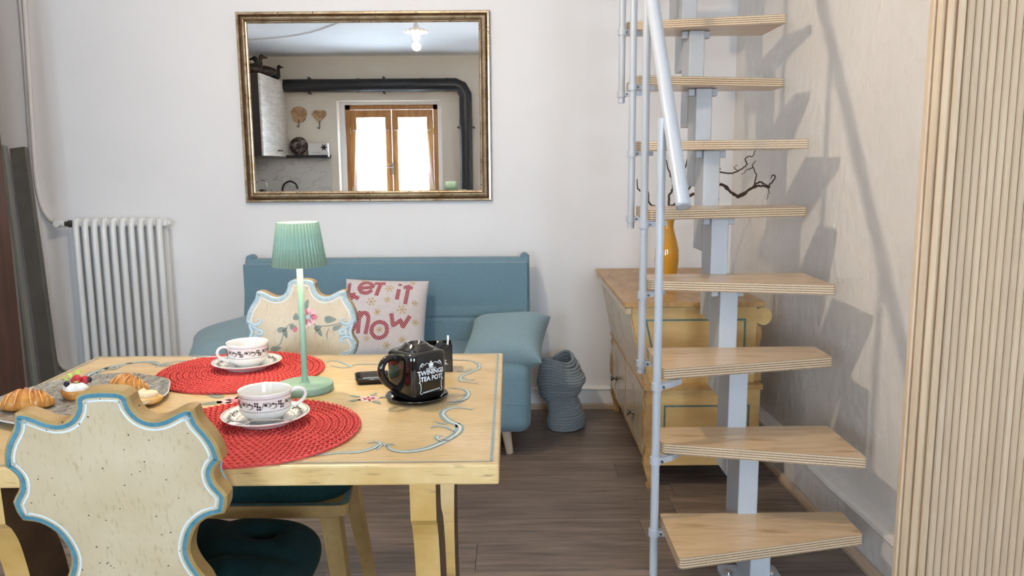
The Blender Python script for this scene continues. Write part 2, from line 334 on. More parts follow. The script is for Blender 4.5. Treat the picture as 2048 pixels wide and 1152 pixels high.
rw = MB(); wins = [(-2.03, -.80), (.14, 1.36)]; z0w, z1w = .72, 2.02  # second opening is added out of view to let in more daylight
xs = [XL]+[q for p in wins for q in p]+[XR]
for i in range(0, len(xs), 2): rw.box(xs[i], xs[i+1], YR-.3, YR, -.08, ZC)
for a, b in wins: rw.box(a, b, YR-.3, YR, -.08, z0w); rw.box(a, b, YR-.3, YR, z1w, ZC)
struct('wall_rear', rw, M['wall_cream'])
# plinths: old skirting painted over like the walls, then a thin wooden strip on the floor
pl = MB().prism([(YB-.012, 0), (YB-.012, .095), (YB-.018, .099), (YB-.018, .106), (YB-.006, .112), (YB+.001, .112), (YB+.001, 0)], XL, xw(YB), 'x'); struct('trim_1', pl, M['wall'])
yy = [YP+.061+(YB-YP-.061)*i/8 for i in range(9)]
prof = [(0, 0), (-.058, 0), (-.058, .135), (-.062, .143), (-.058, .153), (-.045, .158), (0, .162)]
mb = MB(); vs = []
for y in yy: vs += [(xw(y)+p[0]+(.004*sin(y*9) if 0 < i < 6 else 0), y, p[1]) for i, p in enumerate(prof)]
n = len(prof)
mb.add(vs, [(i*n+j, i*n+(j+1) % n, (i+1)*n+(j+1) % n, (i+1)*n+j) for i in range(8) for j in range(n)]+[tuple(range(n))[::-1], tuple(8*n+q for q in range(n))]); struct('trim_2', mb, M['wall_rough'])
struct('baseboard_back', MB().prism([(YB-.018, 0), (YB-.032, 0), (YB-.032, .02), (YB-.026, .027), (YB-.018, .027)], XL, xw(YB)-.06, 'x'), M['basewood'])
mb = MB(); q = [(-.06, 0), (-.082, 0), (-.082, .012), (-.075, .023), (-.06, .028)]
mb.add([(xw(y)+p[0], y, p[1]) for y in (YP+.061, YB-.03) for p in q], [(0,1,2,3,4)[::-1], (5,6,7,8,9)]+[(j, (j+1) % 5, 5+(j+1) % 5, 5+j) for j in range(5)]); struct('baseboard_right', mb, M['basewood'])
# reeded partition with a rounded edge, one object for each reed
xp = 1.088; rr = .055
pa = struct('wall_partition', MB().prism([(xp+.012, YP+.06)]+[(xp+.012+rr-rr*cos(t), YP+.012+rr-rr*sin(t)) for t in [pi/2*i/6 for i in range(7)]]+[(XR, YP+.012), (XR, YP+.06)], 0, ZC), M['reed_back'])
pitch = .0205; wreed = .0186
prof = [(-wreed/2, .004), (-wreed/2, -.004), (-wreed/2+.003, -.008), (wreed/2-.003, -.008), (wreed/2, -.004), (wreed/2, .004)]
reed = None
def add_reed(x, y, rz):
    global reed
    if reed is None: o = reed = obj('reed', MB().prism(prof, 0, ZC-.001), M['reed'], pa)
    else: o = reed.copy(); COL.objects.link(o)
    o.location = (x, y, 0); o.rotation_euler = (0, 0, rz)
na = 4
for i in range(na): 
    t = pi/2*(i+.5)/na; add_reed(xp+.012+rr-(rr+.004)*cos(t), YP+.012+rr-(rr+.004)*sin(t), -(pi/2-t))
x = xp+.012+rr+pitch/2
while x < XR-.012: add_reed(x, YP+.008, 0); x += pitch
# rear wall windows: one seen in the mirror, one added unseen for daylight
def window(idx, a, b, seen, z1w=2.02):
    yf = YR-.19; fr = .055; struct('trim_%d' % (idx+2), MB().box(a+.0, a+.06, YR-.299, YR-.15, z0w, z1w).box(b-.06, b, YR-.299, YR-.15, z0w, z1w).box(a+.06, b-.06, YR-.299, YR-.15, z1w-.035, z1w), M['wall']); a += .061; b -= .061; z1w = 1.984
    wn = struct('window_%d' % idx, MB().box(a-.0, a+fr, yf-.07, yf, z0w, z1w).box(b-fr, b, yf-.07, yf, z0w, z1w).box(a, b, yf-.07, yf, z0w, z0w+fr).box(a, b, yf-.07, yf, z1w-fr, z1w), M['pine'])
    c = (a+b)/2
    for s0, s1, side in ((a+fr, c, -1), (c, b-fr, 1)):
        st = .075; z0, z1 = z0w+fr+.003, z1w-fr-.003; s0 += .003; s1 -= .003
        sh = obj('sash', MB().box(s0, s0+st, yf-.045, yf+.02, z0, z1, bev=.004).box(s1-st, s1, yf-.045, yf+.02, z0, z1, bev=.004).box(s0+st, s1-st, yf-.045, yf+.015, z0, z0+.09, bev=.004).box(s0+st, s1-st, yf-.045, yf+.015, z1-.09, z1, bev=.004), M['pine'], wn)
        obj('pane', MB().box(s0+st, s1-st, yf-.02, yf-.016, z0+.09, z1-.09), M['pane'], sh)
        hx = s0 if side < 0 else s1
        for zz in (z0+.2, z1-.25): obj('hinge', MB().cyl((hx, yf+.022, zz-.04), (hx, yf+.022, zz+.04), .007, n=8), M['brass'], wn)
        # sheer curtain on a rod across the sash, bulging and tapering
        cz1 = 1.685; nn = 46; x0, x1 = s0+.07, s1-.07
        rod = MB().cyl((s0+.03, yf+.03, cz1), (s1-.03, yf+.03, cz1), .005, n=8)
        side_w = 'beside the cupboard' if side < 0 else 'beside the flue pipe'
        t = thing('curtain', ('half-height sheer white curtain on the window sash '+side_w+', seen in the mirror') if seen else ('half-height sheer white curtain on the added far right daylight window behind the camera, '+('left' if side < 0 else 'right')+' sash'), 'curtain', ((x0+x1)/2, yf+.03, z0), group='sheer curtains on the window sashes')
        obj('rod', rod, M['print_white'], t, world=True)
        def cf(u, v):
            z = cz1-.002-(cz1-z0-.05)*v; pull = .05*max(0, v-.25) if side > 0 else .02*v
            xx = x0+(x1-x0)*u; xx = xx+(-.06*v*(1-u) if side < 0 else .11*v*u)
            return (xx, yf+.034+.010*sin(u*nn*1.1)*(.5+.5*v)+.012, z)
        cu = MB().grid(cf, 90, 16); obj('cloth', cu, M['sheer'], t, world=True)
    h = obj('window_handle', MB().box(c-.015, c+.015, yf+.02, yf+.028, 1.16, 1.30, bev=.003).cyl((c, yf+.028, 1.24), (c, yf+.06, 1.24), .008, n=10).tube([(c, yf+.06, 1.24), (c-.03, yf+.064, 1.245), (c-.09, yf+.064, 1.262)], [.009, .009, .006], 8), M['chrome'], wn)
window(1, *wins[0], True); window(2, *wins[1], False)  # the second window is an unseen addition that brightens the room

# ------------------------------------------------------------------ staircase
YB1, G, DL, DS, Z1, RI, SX0, SX1, TH = 2.3574, .1422, .2925, .1548, .1826, .23, .4547, 1.018, .032
st = thing('staircase', 'steep grey steel paddle staircase with alternating birch plywood treads', 'staircase', (.725, 2.25, 0))
def fillet(poly, r):
    o = []; n = len(poly)
    for i in range(n):
        p, a, b = Vector(poly[i]), Vector(poly[i-1]), Vector(poly[(i+1) % n]); rr_ = r[i] if isinstance(r, (list, tuple)) else r
        if rr_ <= 0: o.append(tuple(p)); continue
        p0 = p+(a-p).normalized()*rr_; p1 = p+(b-p).normalized()*rr_
        for k in range(5): t = k/4; o.append(tuple(p0*(1-t)**2+p*2*t*(1-t)+p1*t*t))
    return o
NT = 10
for i in range(NT):
    z = Z1+RI*i; y = YB1+G*i; l, r = (DL, DS) if i % 2 == 0 else (DS, DL)
    poly = fillet([(SX0, y-l), (SX1, y-r), (SX1, y), (SX0, y)], [.018, .006, .006, .012])
    cx, cy = .736, y-.11
    o = obj('tread', MB().prism([(p[0]-cx, p[1]-cy) for p in poly], -TH, 0, 'z', 0, 1), [M['ply_top'], M['ply_edge']], st)
    o.location = (cx-.725, cy-2.25, z)
    yf = y-.15; zb = 0 if i == 0 else z-RI-.166
    mb = MB().box(.695, .755, yf, yf+.136, zb, z-TH-.001, bev=.004); md = obj('spine_module', mb, M['stair_metal'], st, world=True)
    for sgn in (0, 1):
        x0 = .671 if sgn == 0 else .7555
        obj('bracket_block', MB().box(x0, x0+.0235, yf+.02, yf+.05, z-TH-.028, z-TH-.001, bev=.003), M['stair_metal'], st, world=True)
bp = obj('base_plate', MB().prism(fillet([(.635, 2.19), (.815, 2.19), (.815, 2.36), (.635, 2.36)], .02), 0, .01), M['stair_metal'], st, world=True)
for bx in (.66, .79):
    for by in (2.215, 2.305): obj('bolt', MB().cyl((bx, by, .01), (bx, by, .013), .016, n=16).cyl((bx, by, .013), (bx, by, .02), .009, n=6), M['chrome'], bp, world=True)
# balusters with clamps
RA, RBv = Vector((.464, 2.167, 1.143)), Vector((.4005, 2.99, 2.47))
def rail_z(y): return RA.z+(RBv.z-RA.z)*(y-RA.y)/(RBv.y-RA.y)
PX = .432; PR = .0125
for k in range(4):
    py = 2.32+.284*k; zb = 0.0 if k == 0 else Z1+RI*(2*k)-TH-.045
    zt = min(rail_z(py)-.01, ZC-.004)
    b = obj('baluster', MB().cyl((PX, py, zb), (PX, py, zt), PR, n=18), M['stair_alu'], st, world=True)
    for ti in ((0, 1, 2) if k == 0 else (2*k, 2*k+1, 2*k+2)):
        if ti >= NT: continue
        zz = Z1+RI*ti-TH-.012
        c = MB().cyl((PX, py, zz-.011), (PX, py, zz+.011), PR+.0045, n=18)
        ty = YB1+G*ti-(DL if ti % 2 == 0 else DS)/2
        d = .05 if ty > py else -.03
        sh = [(PX+.012, py-.012), (PX+.05, py-.008+d*.4), (PX+.085, py+d), (PX+.07, py+.012+d), (PX+.03, py+.016+d*.3), (PX+.008, py+.012)]
        c.prism(sh, zz-.007, zz+.009); cl = obj('clamp', c, M['stair_alu'], b, world=True)
        obj('screw', MB().cyl((PX+.018, py-.0155, zz), (PX+.018, py-.010, zz), .004, n=10), M['metal_dark'], st, world=True)
dr = (RBv-RA).normalized()
hr = obj('handrail', MB().tube([RA, RBv], .0205, 28), M['stair_alu'], st, world=True)
obj('rail_cap', MB().tube([RA-dr*.007, RA-dr*.006, RA-dr*.0005], [.015, .0205, .0208], 28), M['stair_metal'], st, world=True)

# ------------------------------------------------------------------ mirror
mx0, mx1, mz0, mz1, my = -1.317, -.092, 1.079, 1.993, YB
mr = thing('wall_mirror', 'large mirror in aged gilt moulded frame on the back wall above sofa', 'mirror', ((mx0+mx1)/2, my, mz0))
FW = .054
obj('mirror_glass', MB().box(mx0+FW-.006, mx1-FW+.006, my-.022, my-.012, mz0+FW-.006, mz1-FW+.006), M['mirror'], mr, world=True)
obj('backing', MB().box(mx0+.006, mx1-.006, my-.011, my-.001, mz0+.006, mz1-.006), M['gilt_dark'], mr, world=True)
prof = [(0, -.001), (0, .026), (.003, .031), (.012, .032), (.015, .028), (.017, .023), (.020, .026), (.026, .033), (.033, .036), (.039, .032), (.042, .026), (.045, .029), (.050, .027), (.054, .022)]
pm = [1, 1, 0, 1, 1, 1, 0, 0, 0, 0, 1, 0, 0]
cor = [(mx0, mz0, 1, 1), (mx1, mz0, -1, 1), (mx1, mz1, -1, -1), (mx0, mz1, 1, -1)]
for i in range(4):
    A, B = cor[i], cor[(i+1) % 4]; mb = MB(); vs = []
    for c in (A, B): vs += [(c[0]+c[2]*d, my-h, c[1]+c[3]*d) for d, h in prof]
    n = len(prof)
    for j in range(n-1): mb.add([vs[j], vs[n+j], vs[n+j+1], vs[j+1]], [(0, 1, 2, 3)], pm[j])
    obj('frame_rail', mb, [M['gold'], M['gilt_dark']], mr, world=True)

# ------------------------------------------------------------------ radiator and pipes
rx0, rz0, rz1, ryc = -2.139, .20, 1.014, 3.975
rd = thing('radiator', 'white ten column steel radiator on the back wall', 'radiator', (-1.913, ryc, rz0))
pitch = .0452
sec = MB()
for yo in (-.034, .034):
    pts = [(0, yo*.35, rz0+.02), (0, yo*.8, rz0+.022), (0, yo, rz0+.05), (0, yo, rz1-.05), (0, yo*.8, rz1-.018), (0, yo*.35, rz1-.016)]
    sec.tube(pts, [.018, .017, .0155, .0155, .017, .018], 12)
sec.tube([(-pitch/2, 0, rz1-.03), (pitch/2, 0, rz1-.03)], .019, 14).tube([(-pitch/2, 0, rz0+.035), (pitch/2, 0, rz0+.035)], .019, 14)
s0 = obj('column', sec, M['enamel'], rd); 
for i in range(10):
    o = s0 if i == 0 else s0.copy()
    if i: COL.objects.link(o)
    o.location = (rx0+.0135+pitch*i+1.913, 0, -rz0)
xl, xr_ = rx0+.0135-pitch/2, rx0+.0135+pitch*9.5
obj('end_plug', MB().cyl((xr_-.002, ryc, rz1-.03), (xr_+.012, ryc, rz1-.03), .019, n=16).cyl((xr_+.012, ryc, rz1-.03), (xr_+.026, ryc, rz1-.03), .011, n=8), M['enamel'], rd, world=True)
obj('valve', MB().cyl((xl-.045, ryc, rz1-.03), (xl+.002, ryc, rz1-.03), .012, n=12).cyl((xl-.03, ryc, rz1-.03), (xl-.012, ryc, rz1-.03), .018, n=6), M['metal_dark'], rd, world=True)
obj('valve_knob', MB().cyl((xl-.085, ryc, rz1-.03), (xl-.045, ryc, rz1-.03), .019, .016, n=16).cyl((xl-.07, ryc-.035, rz1-.026), (xl-.07, ryc, rz1-.03), .017, n=16), M['enamel'], rd, world=True)
for zz in (rz0+.08, rz1-.08): obj('wall_bracket', MB().box(-1.92, -1.90, ryc+.045, YB, zz-.012, zz+.012), M['enamel'], rd, world=True)
py = YB-.02
pts = crom([(-2.325, py, ZC), (-2.330, py, 2.05), (-2.345, py, 1.6), (-2.352, py, 1.345), (-2.352, py, 1.17), (-2.335, py, 1.06), (-2.29, py-.02, 1.0), (-2.24, ryc+.01, .986), (xl-.083, ryc, rz1-.03)], 6)
o = obj('heating_pipe', MB().tube(pts, .0115, 12), M['pipe_paint']); tag(base(o, (-2.33, py, 1.0)), 'white painted heating pipe curving from the ceiling to the radiator valve', 'pipe')
pts = crom([(-2.352, py+.008, ZC), (-2.355, py+.008, 1.9), (-2.368, py+.008, 1.35), (-2.366, py+.008, 1.05), (-2.346, py, .75), (-2.35, py, .5), (-2.335, py, .30), (-2.30, py, .235), (-2.23, ryc+.01, .235), (xl+.001, ryc, rz0+.035)], 6)
o = obj('heating_pipe', MB().tube(pts, .0105, 12), M['pipe_paint']); tag(base(o, (-2.34, py, .25)), 'thinner white return pipe hugging the wall down past the radiator', 'pipe')

# ------------------------------------------------------------------ sofa
SXL, SXR = -1.284, .09
so = thing('sofa', 'blue fabric sofa bed with beech legs against the back wall', 'sofa', (-.6, 3.6, 0))
def soft_box(x0, x1, y0, y1, z0, z1, r, mb=None, nx=1, crown=0):
    bm = bmesh.new(); bmesh.ops.create_cube(bm, size=1)
    for q in bm.verts: q.co = ((x0+x1)/2+q.co.x*(x1-x0), (y0+y1)/2+q.co.y*(y1-y0), (z0+z1)/2+q.co.z*(z1-z0))
    bmesh.ops.bevel(bm, geom=list(bm.edges), offset=r, segments=4, profile=.5, affect='EDGES')
    return (mb or MB()).bm(bm, 0, True)
seat = soft_box(SXL+.005, SXR-.008, 3.27, 3.86, .125, .425, .05)
obj('seat', seat, M['sofa'], so, world=True)
def backsurf(x, s):     # s = 0 seat level .. 1 top; leaning front surface
    z = .33+.47*s; y = 3.76+.10*s
    for q in (.43, .74): y += .010*math.exp(-((s-q)/.012)**2)
    return (x, y-.015*sin(pi*min(1, s)), z)
mb = MB().grid(lambda u, v: backsurf(SXL+.012+(SXR-SXL-.024)*u, v), 40, 90, flip=False)
nb = 20
mb.grid(lambda u, v: (SXL+.012+(SXR-SXL-.024)*u, 3.86+.045*(1-cos(pi*v))*.95, .80+.014*sin(pi*v)), 12, 10)
mb.box(SXL+.012, SXR-.012, 3.80, 3.955, .20, .795)
obj('backrest', mb, M['sofa'], so, world=True)
for x in (SXL, SXR):
    sg = 1 if x < 0 else -1
    obj('back_piping', MB().tube(crom([(x+sg*.014, 3.775, .40), (x+sg*.014, 3.83, .60), (x+sg*.014, 3.87, .78), (x+sg*.016, 3.89, .815)], 4), [.015]*12+[.018], 12).tube([(x+sg*.022, 3.875, .812), (x+sg*.022, 3.93, .812)], [.021, .021], 16), M['sofa'], so, world=True)
for s in (.43, .74): obj('seam', MB().tube([(SXL+.03+(SXR-SXL-.06)*i/20, backsurf(0, s)[1]-.0015, backsurf(0, s)[2]) for i in range(21)], .0016, 6), M['seam'], so, world=True)
obj('seam', MB().tube([(SXL+.03+(SXR-SXL-.06)*i/20, 3.2695, .26) for i in range(21)], .0016, 6), M['seam'], so, world=True)
for x, y, dx, dy in ((SXL+.13, 3.40, -.02, -.03), (SXR-.12, 3.40, .02, -.03), (SXL+.13, 3.80, -.02, .03), (SXR-.12, 3.80, .02, .03)):
    obj('leg', MB().cyl((x+dx, y+dy*.2, 0), (x, y, .13), .0155, .023, n=20), M['beech'], so, world=True)

# cushions
def pillow_mesh(w_, h_, t_, n=28, pinch=.10, sag=0):
    def surf(x, y, sgn=1):
        u, v = max(-1, min(1, x/(w_/2))), max(-1, min(1, y/(h_/2)))
        px = x*(1-pinch*(v*v)*.0-pinch*(1-v*v)*.35*abs(u)**3); pz = y*(1-pinch*(1-u*u)*.35*abs(v)**3)
        d = t_/2*(max(0, 1-u**4)*max(0, 1-v**4))**.55
        return (px, -sgn*d, pz)
    mb = MB()
    for sgn in (1, -1):
        mb.grid(lambda a, b: surf((sin((a-.5)*pi))*w_/2, sin((b-.5)*pi)*h_/2, sgn), n, n, flip=sgn > 0)
    return mb, surf
def pillow_xf(c, rx, ry, rz): return Matrix.Translation(c) @ Matrix.Rotation(rz, 4, 'Z') @ Matrix.Rotation(ry, 4, 'Y') @ Matrix.Rotation(rx, 4, 'X')
def weave(o, rx, ry, rz): o.rotation_euler = (Matrix.Rotation(rz, 4, 'Z') @ Matrix.Rotation(ry, 4, 'Y') @ Matrix.Rotation(rx, 4, 'X')).to_euler()
PS = .385
mb, surf = pillow_mesh(PS, PS, .13)
lp = thing('lettered_cushion', 'pale cushion with red striped festive lettering and gold snowflakes', 'cushion', (-.578, 3.61, .562)); weave(lp, R(-29), R(2), 0)
obj('cover', mb, M['pillow'], lp)
k = PS/690
def pc(x, y): return ((x-1530)*k, (600-y)*k)
def drape(x, y):
    q = surf(x, y); return (q[0], q[1]-.0016, q[2])
LET = [[(1228, 310), (1225, 425), (1292, 425)], [(1322, 368), (1425, 356), (1415, 325), (1378, 309), (1336, 327), (1320, 368), (1345, 406), (1390, 412), (1428, 385)],
       [(1440, 316), (1530, 312)], [(1492, 318), (1466, 436)], [(1646, 370), (1636, 465)], [(1716, 322), (1722, 350), (1706, 502)], [(1680, 348), (1756, 352)],
       [(1325, 465), (1285, 445), (1248, 475), (1255, 560), (1310, 600), (1322, 680), (1285, 745), (1235, 725)],
       [(1345, 570), (1345, 760)], [(1350, 625), (1375, 588), (1408, 598), (1420, 650), (1406, 765)],
       [(1515+62*cos(t), 727+66*sin(t)) for t in [2*pi*i/14 for i in range(15)]], [(1600, 585), (1622, 690), (1680, 640), (1700, 700), (1752, 600)]]
for ch, strokes in (('L', LET[0:1]), ('E', LET[1:2]), ('T', LET[2:4]), ('I', LET[4:5]), ('T', LET[5:7]), ('S', LET[7:8]), ('N', LET[8:10]), ('O', LET[10:11]), ('W', LET[11:12])):
    mb = MB()
    for s_ in strokes: mb.ribbon([pc(*p) for p in s_], 33*k, drape, taper=False, smooth=len(s_) > 3 and ch not in 'WL')
    if ch == 'I': mb.blob(*pc(1650, 325), 16*k, 14*k, 0, drape)
    obj('printed_letter', mb, M['candy'], lp)
for x, y, r in ((1567, 365, 38), (1430, 490, 38), (1560, 470, 27), (1683, 552, 40), (1485, 577, 27), (1785, 487, 25), (1345, 285, 20), (1752, 300, 22), (1515, 725, 25), (1420, 800, 25), (1315, 800, 22), (1800, 650, 28), (1700, 800, 26), (1250, 640, 26), (1580, 850, 30)):
    mb = MB(); cx, cy = pc(x, y); rr_ = r*k
    for a in range(6):
        t = a*pi/3+.2; e = (cx+rr_*cos(t), cy+rr_*sin(t)); mb.ribbon([(cx, cy), e], 5*k, drape, taper=False, smooth=False)
        m_ = (cx+rr_*.6*cos(t), cy+rr_*.6*sin(t))
        for d in (-.6, .6): mb.ribbon([m_, (m_[0]+rr_*.35*cos(t+d), m_[1]+rr_*.35*sin(t+d))], 4*k, drape, taper=False, smooth=False)
    mb.blob(cx, cy, rr_*.25, rr_*.25, 0, drape, n=8); obj('printed_snowflake', mb, M['gold_print'], lp)
mb, _ = pillow_mesh(.36, .34, .17, pinch=.30); t = thing('throw_cushion', 'plain blue throw cushion slumped over right end of the sofa', 'cushion', (-.022, 3.46, .490), group='plain blue cushions at the sofa ends'); weave(t, R(-66), R(-5), R(-12))
obj('cover', mb, M['sofa_pillow'], t)
mb, _ = pillow_mesh(.42, .38, .15, pinch=.25); t = thing('throw_cushion', 'plain blue throw cushion at left end of sofa, half hidden by painted chair', 'cushion', (-1.205, 3.46, .495), group='plain blue cushions at the sofa ends'); weave(t, R(-80), R(-13), R(12))
obj('cover', mb, M['sofa_pillow'], t)

# ------------------------------------------------------------------ slumped rope basket
bk = thing('rope_basket', 'slumped grey coiled rope basket on floor beside the sofa', 'basket', (.255, 3.73, 0))
NB, NR = 25, 44
def ring(i, inner=0):
    t = i/NB; key = [(0, .078, .008, 0, .04, .95), (.10, .080, .006, 0, .08, .95), (.26, .066, .002, 0, .20, .8), (.40, .060, -.008, 0, .30, .72), (.56, .088, -.018, .0, .20, .8), (.72, .106, -.020, .0, .10, .85), (.88, .094, -.030, .0, .10, .85), (1, .076, -.038, .01, .16, .8)]
    for a, b in zip(key, key[1:]):
        if a[0] <= t <= b[0]+1e-9:
            f = (t-a[0])/(b[0]-a[0]); f = f*f*(3-2*f); q = [x+(y-x)*f for x, y in zip(a, b)]; break
    z = .012+.325*t; pts = []
    for j in range(NR):
        an = 2*pi*j/NR; r = q[1]*(1+.08*sin(2*an+1+3*t)+.06*sin(3*an-4*t))-inner
        x, y = r*cos(an), r*sin(an)*q[5]; pts.append((q[2]+x, q[3]+y, z+q[4]*x*1.25+.02*t*sin(2*an)))
    return pts
mb = MB()
for i in range(NB+1): mb.tube(ring(i), .0084, 7, closed=True)
obj('coiled_wall', mb, M['rope'], bk)
p0 = ring(0); obj('bottom', MB().add([(0, 0, .006)]+p0, [(0, 1+(j+1) % NR, 1+j) for j in range(NR)]), M['rope'], bk)

# ------------------------------------------------------------------ dining table
TX0, TX1, TY0, TY1, TZ, TT = -1.0955, -.0219, 1.2783, 2.0824, .76, .036
tb = thing('dining_table', 'cream painted rustic dining table with blue-grey scroll decoration', 'table', (-.56, 1.68, 0))
tt = obj('tabletop', MB().box(TX0, TX1, TY0, TY1, TZ-TT, TZ, bev=.004), [M['table_top'], M['table_edge']], tb, world=True)
for p in tt.data.polygons: p.material_index = 0 if p.normal.z > .6 else 1
def on_table(x, y): return (x, y, TZ+.0006)
def on_table2(x, y): return (x, y, TZ+.0009)
TS = [
  (0.011, [(-0.2224, 1.3722), (-0.2125, 1.3521), (-0.1962, 1.3423), (-0.1771, 1.3419), (-0.1487, 1.3569), (-0.124, 1.3903), (-0.1054, 1.4281), (-0.099, 1.4637), (-0.1065, 1.489), (-0.1214, 1.5066), (-0.1344, 1.5365), (-0.1396, 1.5621), (-0.1306, 1.5881), (-0.1088, 1.5961), (-0.0792, 1.5814)]),
  (0.005, [(-0.2216, 1.3666), (-0.2216, 1.3762), (-0.215, 1.3785), (-0.2083, 1.3743)]),
  (0.006, [(-0.1264, 1.42), (-0.1358, 1.4228), (-0.1377, 1.4117), (-0.1271, 1.3945), (-0.1136, 1.4026), (-0.1066, 1.4238)]),
  (0.006, [(-0.1525, 1.4678), (-0.1461, 1.4788), (-0.131, 1.4765), (-0.1182, 1.4642), (-0.1049, 1.4413)]),
  (0.004, [(-0.0994, 1.4945), (-0.1048, 1.4852), (-0.1052, 1.4685)]),
  (0.004, [(-0.1518, 1.5074), (-0.1386, 1.4955), (-0.1231, 1.4894)]),
  (0.007, [(-0.3498, 1.326), (-0.3238, 1.33), (-0.2987, 1.3386), (-0.2717, 1.3395), (-0.2521, 1.3514), (-0.2391, 1.3726), (-0.2372, 1.3864), (-0.2469, 1.3941), (-0.258, 1.3853)]),
  (0.006, [(-0.237, 1.3511), (-0.2321, 1.3806), (-0.2262, 1.3699)]),
  (0.008, [(-0.1342, 1.6354), (-0.1117, 1.6427), (-0.0974, 1.6713), (-0.0959, 1.7074), (-0.1089, 1.7364), (-0.1427, 1.7463)]),
  (0.004, [(-0.1359, 1.6154), (-0.1172, 1.626), (-0.0928, 1.6595)]),
  (0.007, [(-0.0739, 1.7769), (-0.0997, 1.7937), (-0.1163, 1.8023), (-0.1197, 1.8399), (-0.1039, 1.8755), (-0.0829, 1.9123), (-0.0815, 1.9559), (-0.1021, 1.9973), (-0.1467, 2.0088), (-0.1819, 2.0)]),
  (0.005, [(-0.1315, 1.8987), (-0.1122, 1.8906), (-0.0964, 1.9173)]),
  (0.004, [(-0.1188, 1.8442), (-0.1006, 1.8114), (-0.0846, 1.8178)]),
  (0.008, [(-0.9885, 1.8422), (-0.9988, 1.8704), (-1.0051, 1.9036), (-1.004, 1.9622), (-0.9767, 1.9975), (-0.9258, 2.0087), (-0.895, 1.9893), (-0.8859, 1.9557)]),
  (0.007, [(-0.9672, 1.8534), (-0.9731, 1.8778), (-0.9861, 1.862), (-0.9771, 1.834)]),
  (0.006, [(-0.8899, 1.9827), (-0.867, 1.9756), (-0.8375, 1.9837), (-0.7928, 1.9841)]),
  (0.006, [(-1.0006, 1.9289), (-0.9851, 1.9457), (-0.9736, 1.9675)]),
  (0.006, [(-0.9164, 1.991), (-0.9054, 1.996), (-0.8837, 1.9724), (-0.8605, 1.9757), (-0.8161, 1.9876), (-0.7849, 2.0099), (-0.7528, 2.0511)]),
  (0.006, [(-0.4704, 1.9925), (-0.458, 2.0086), (-0.4401, 2.0025), (-0.4178, 1.9745), (-0.3983, 1.9499), (-0.4168, 1.9374), (-0.4503, 1.9582)]),
  (0.006, [(-0.402, 1.9606), (-0.3717, 1.9729), (-0.3322, 1.9716), (-0.302, 1.9666)]),
]
TS += [(w_, [(2*-.559-x, 2*1.68-y) for x, y in p]) for w_, p in TS[:13]]      # the hidden near left corner repeats the near right one
for w_, p in TS:
    o = obj('painted_scroll', MB().ribbon(p, w_*1.6, on_table), M['scroll'], tb, world=True)
    if w_ >= .006: obj('painted_highlight', MB().ribbon([(x+.0016, y-.001) for x, y in p], w_*.45, on_table2), M['scroll_light'], o, world=True)
d = .013
obj('painted_border', MB().ribbon([(TX0+d, TY0+d), (TX1-d, TY0+d)], .0035, on_table, taper=False, smooth=False).ribbon([(TX1-d, TY0+d), (TX1-d, TY1-d)], .005, on_table, taper=False, smooth=False).ribbon([(TX0+d, TY1-d), (TX1-d, TY1-d)], .003, on_table, taper=False, smooth=False).ribbon([(TX0+d, TY0+d), (TX0+d, TY1-d)], .004, on_table, taper=False, smooth=False), M['scroll'], tb, world=True)
def bouquet(cx, cy, s):
    mb = MB()
    for i in range(6): t = i*pi/3+.3; mb.blob(cx+.020*s*cos(t), cy+.020*s*sin(t), .018*s, .014*s, t, on_table, 0)
    mb.blob(cx, cy, .012*s, .012*s, 0, on_table2, 1)
    for a, r in ((.3, .06), (2.6, .065), (3.5, .05), (5.4, .055), (1.4, .055), (0, .085)): mb.blob(cx+r*s*cos(a), cy+r*s*sin(a), .024*s, .010*s, a, on_table, 2, leaf=True)
    mb.ribbon([(cx+.02*s, cy), (cx+.08*s, cy+.02*s), (cx+.14*s, cy-.005*s)], .003, on_table, 2)
    obj('painted_flowers', mb, [M['pink_paint'], M['pink_deep'], M['leaf_paint']], tb, world=True)
bouquet(-.585, 1.66, 1.1); bouquet(-.305, 1.665, .62)
mb = MB()
for i in range(6): mb.blob(-.49+.018*cos(i), 1.685+.012*sin(i), .014, .010, i, on_table, 0)
obj('painted_flowers', mb, M['orange_paint'], tb, world=True)
# trestles: two curved legs each, joined by a top rail, with a long stretcher between the trestles
def leg_profile(s, yc=1.68):     # s = -1 front, +1 rear: points as distance out from the table's centre line, z
    outer = [(.305, .724), (.300, .615), (.285, .600), (.265, .56), (.245, .48), (.235, .40), (.240, .30), (.27, .18), (.31, .10), (.335, .05), (.34, 0)]
    inner = [(.25, 0), (.245, .05), (.22, .10), (.165, .20), (.125, .30), (.115, .40), (.130, .48), (.165, .56), (.205, .60), (.215, .65), (.215, .724)]
    return [(yc+s*a, z) for a, z in crom(outer[2:], 4)][::1], [(yc+s*a, z) for a, z in outer[:2]], [(yc+s*a, z) for a, z in inner]
for x0, x1 in ((-.185, -.138), (-.966, -.919)):
    for s in (-1, 1):
        c, o_, i_ = leg_profile(s); poly = o_+c+crom(i_, 3)
        obj('leg', MB().prism(poly, x0, x1, 'x', 1, 0), [M['ochre_pale'], M['leg_dark']], tb, world=True)
    obj('trestle_rail', MB().box(x0-.004, x1+.004, 1.465, 1.895, .655, .7235, bev=.004), M['ochre'], tb, world=True)
    obj('cross_block', MB().box(x0, x1, 1.50, 1.86, .10, .175, bev=.006), M['ochre'], tb, world=True)
obj('stretcher', MB().box(-1.0, -.105, 1.655, 1.705, .11, .165, bev=.004), M['ochre'], tb, world=True)

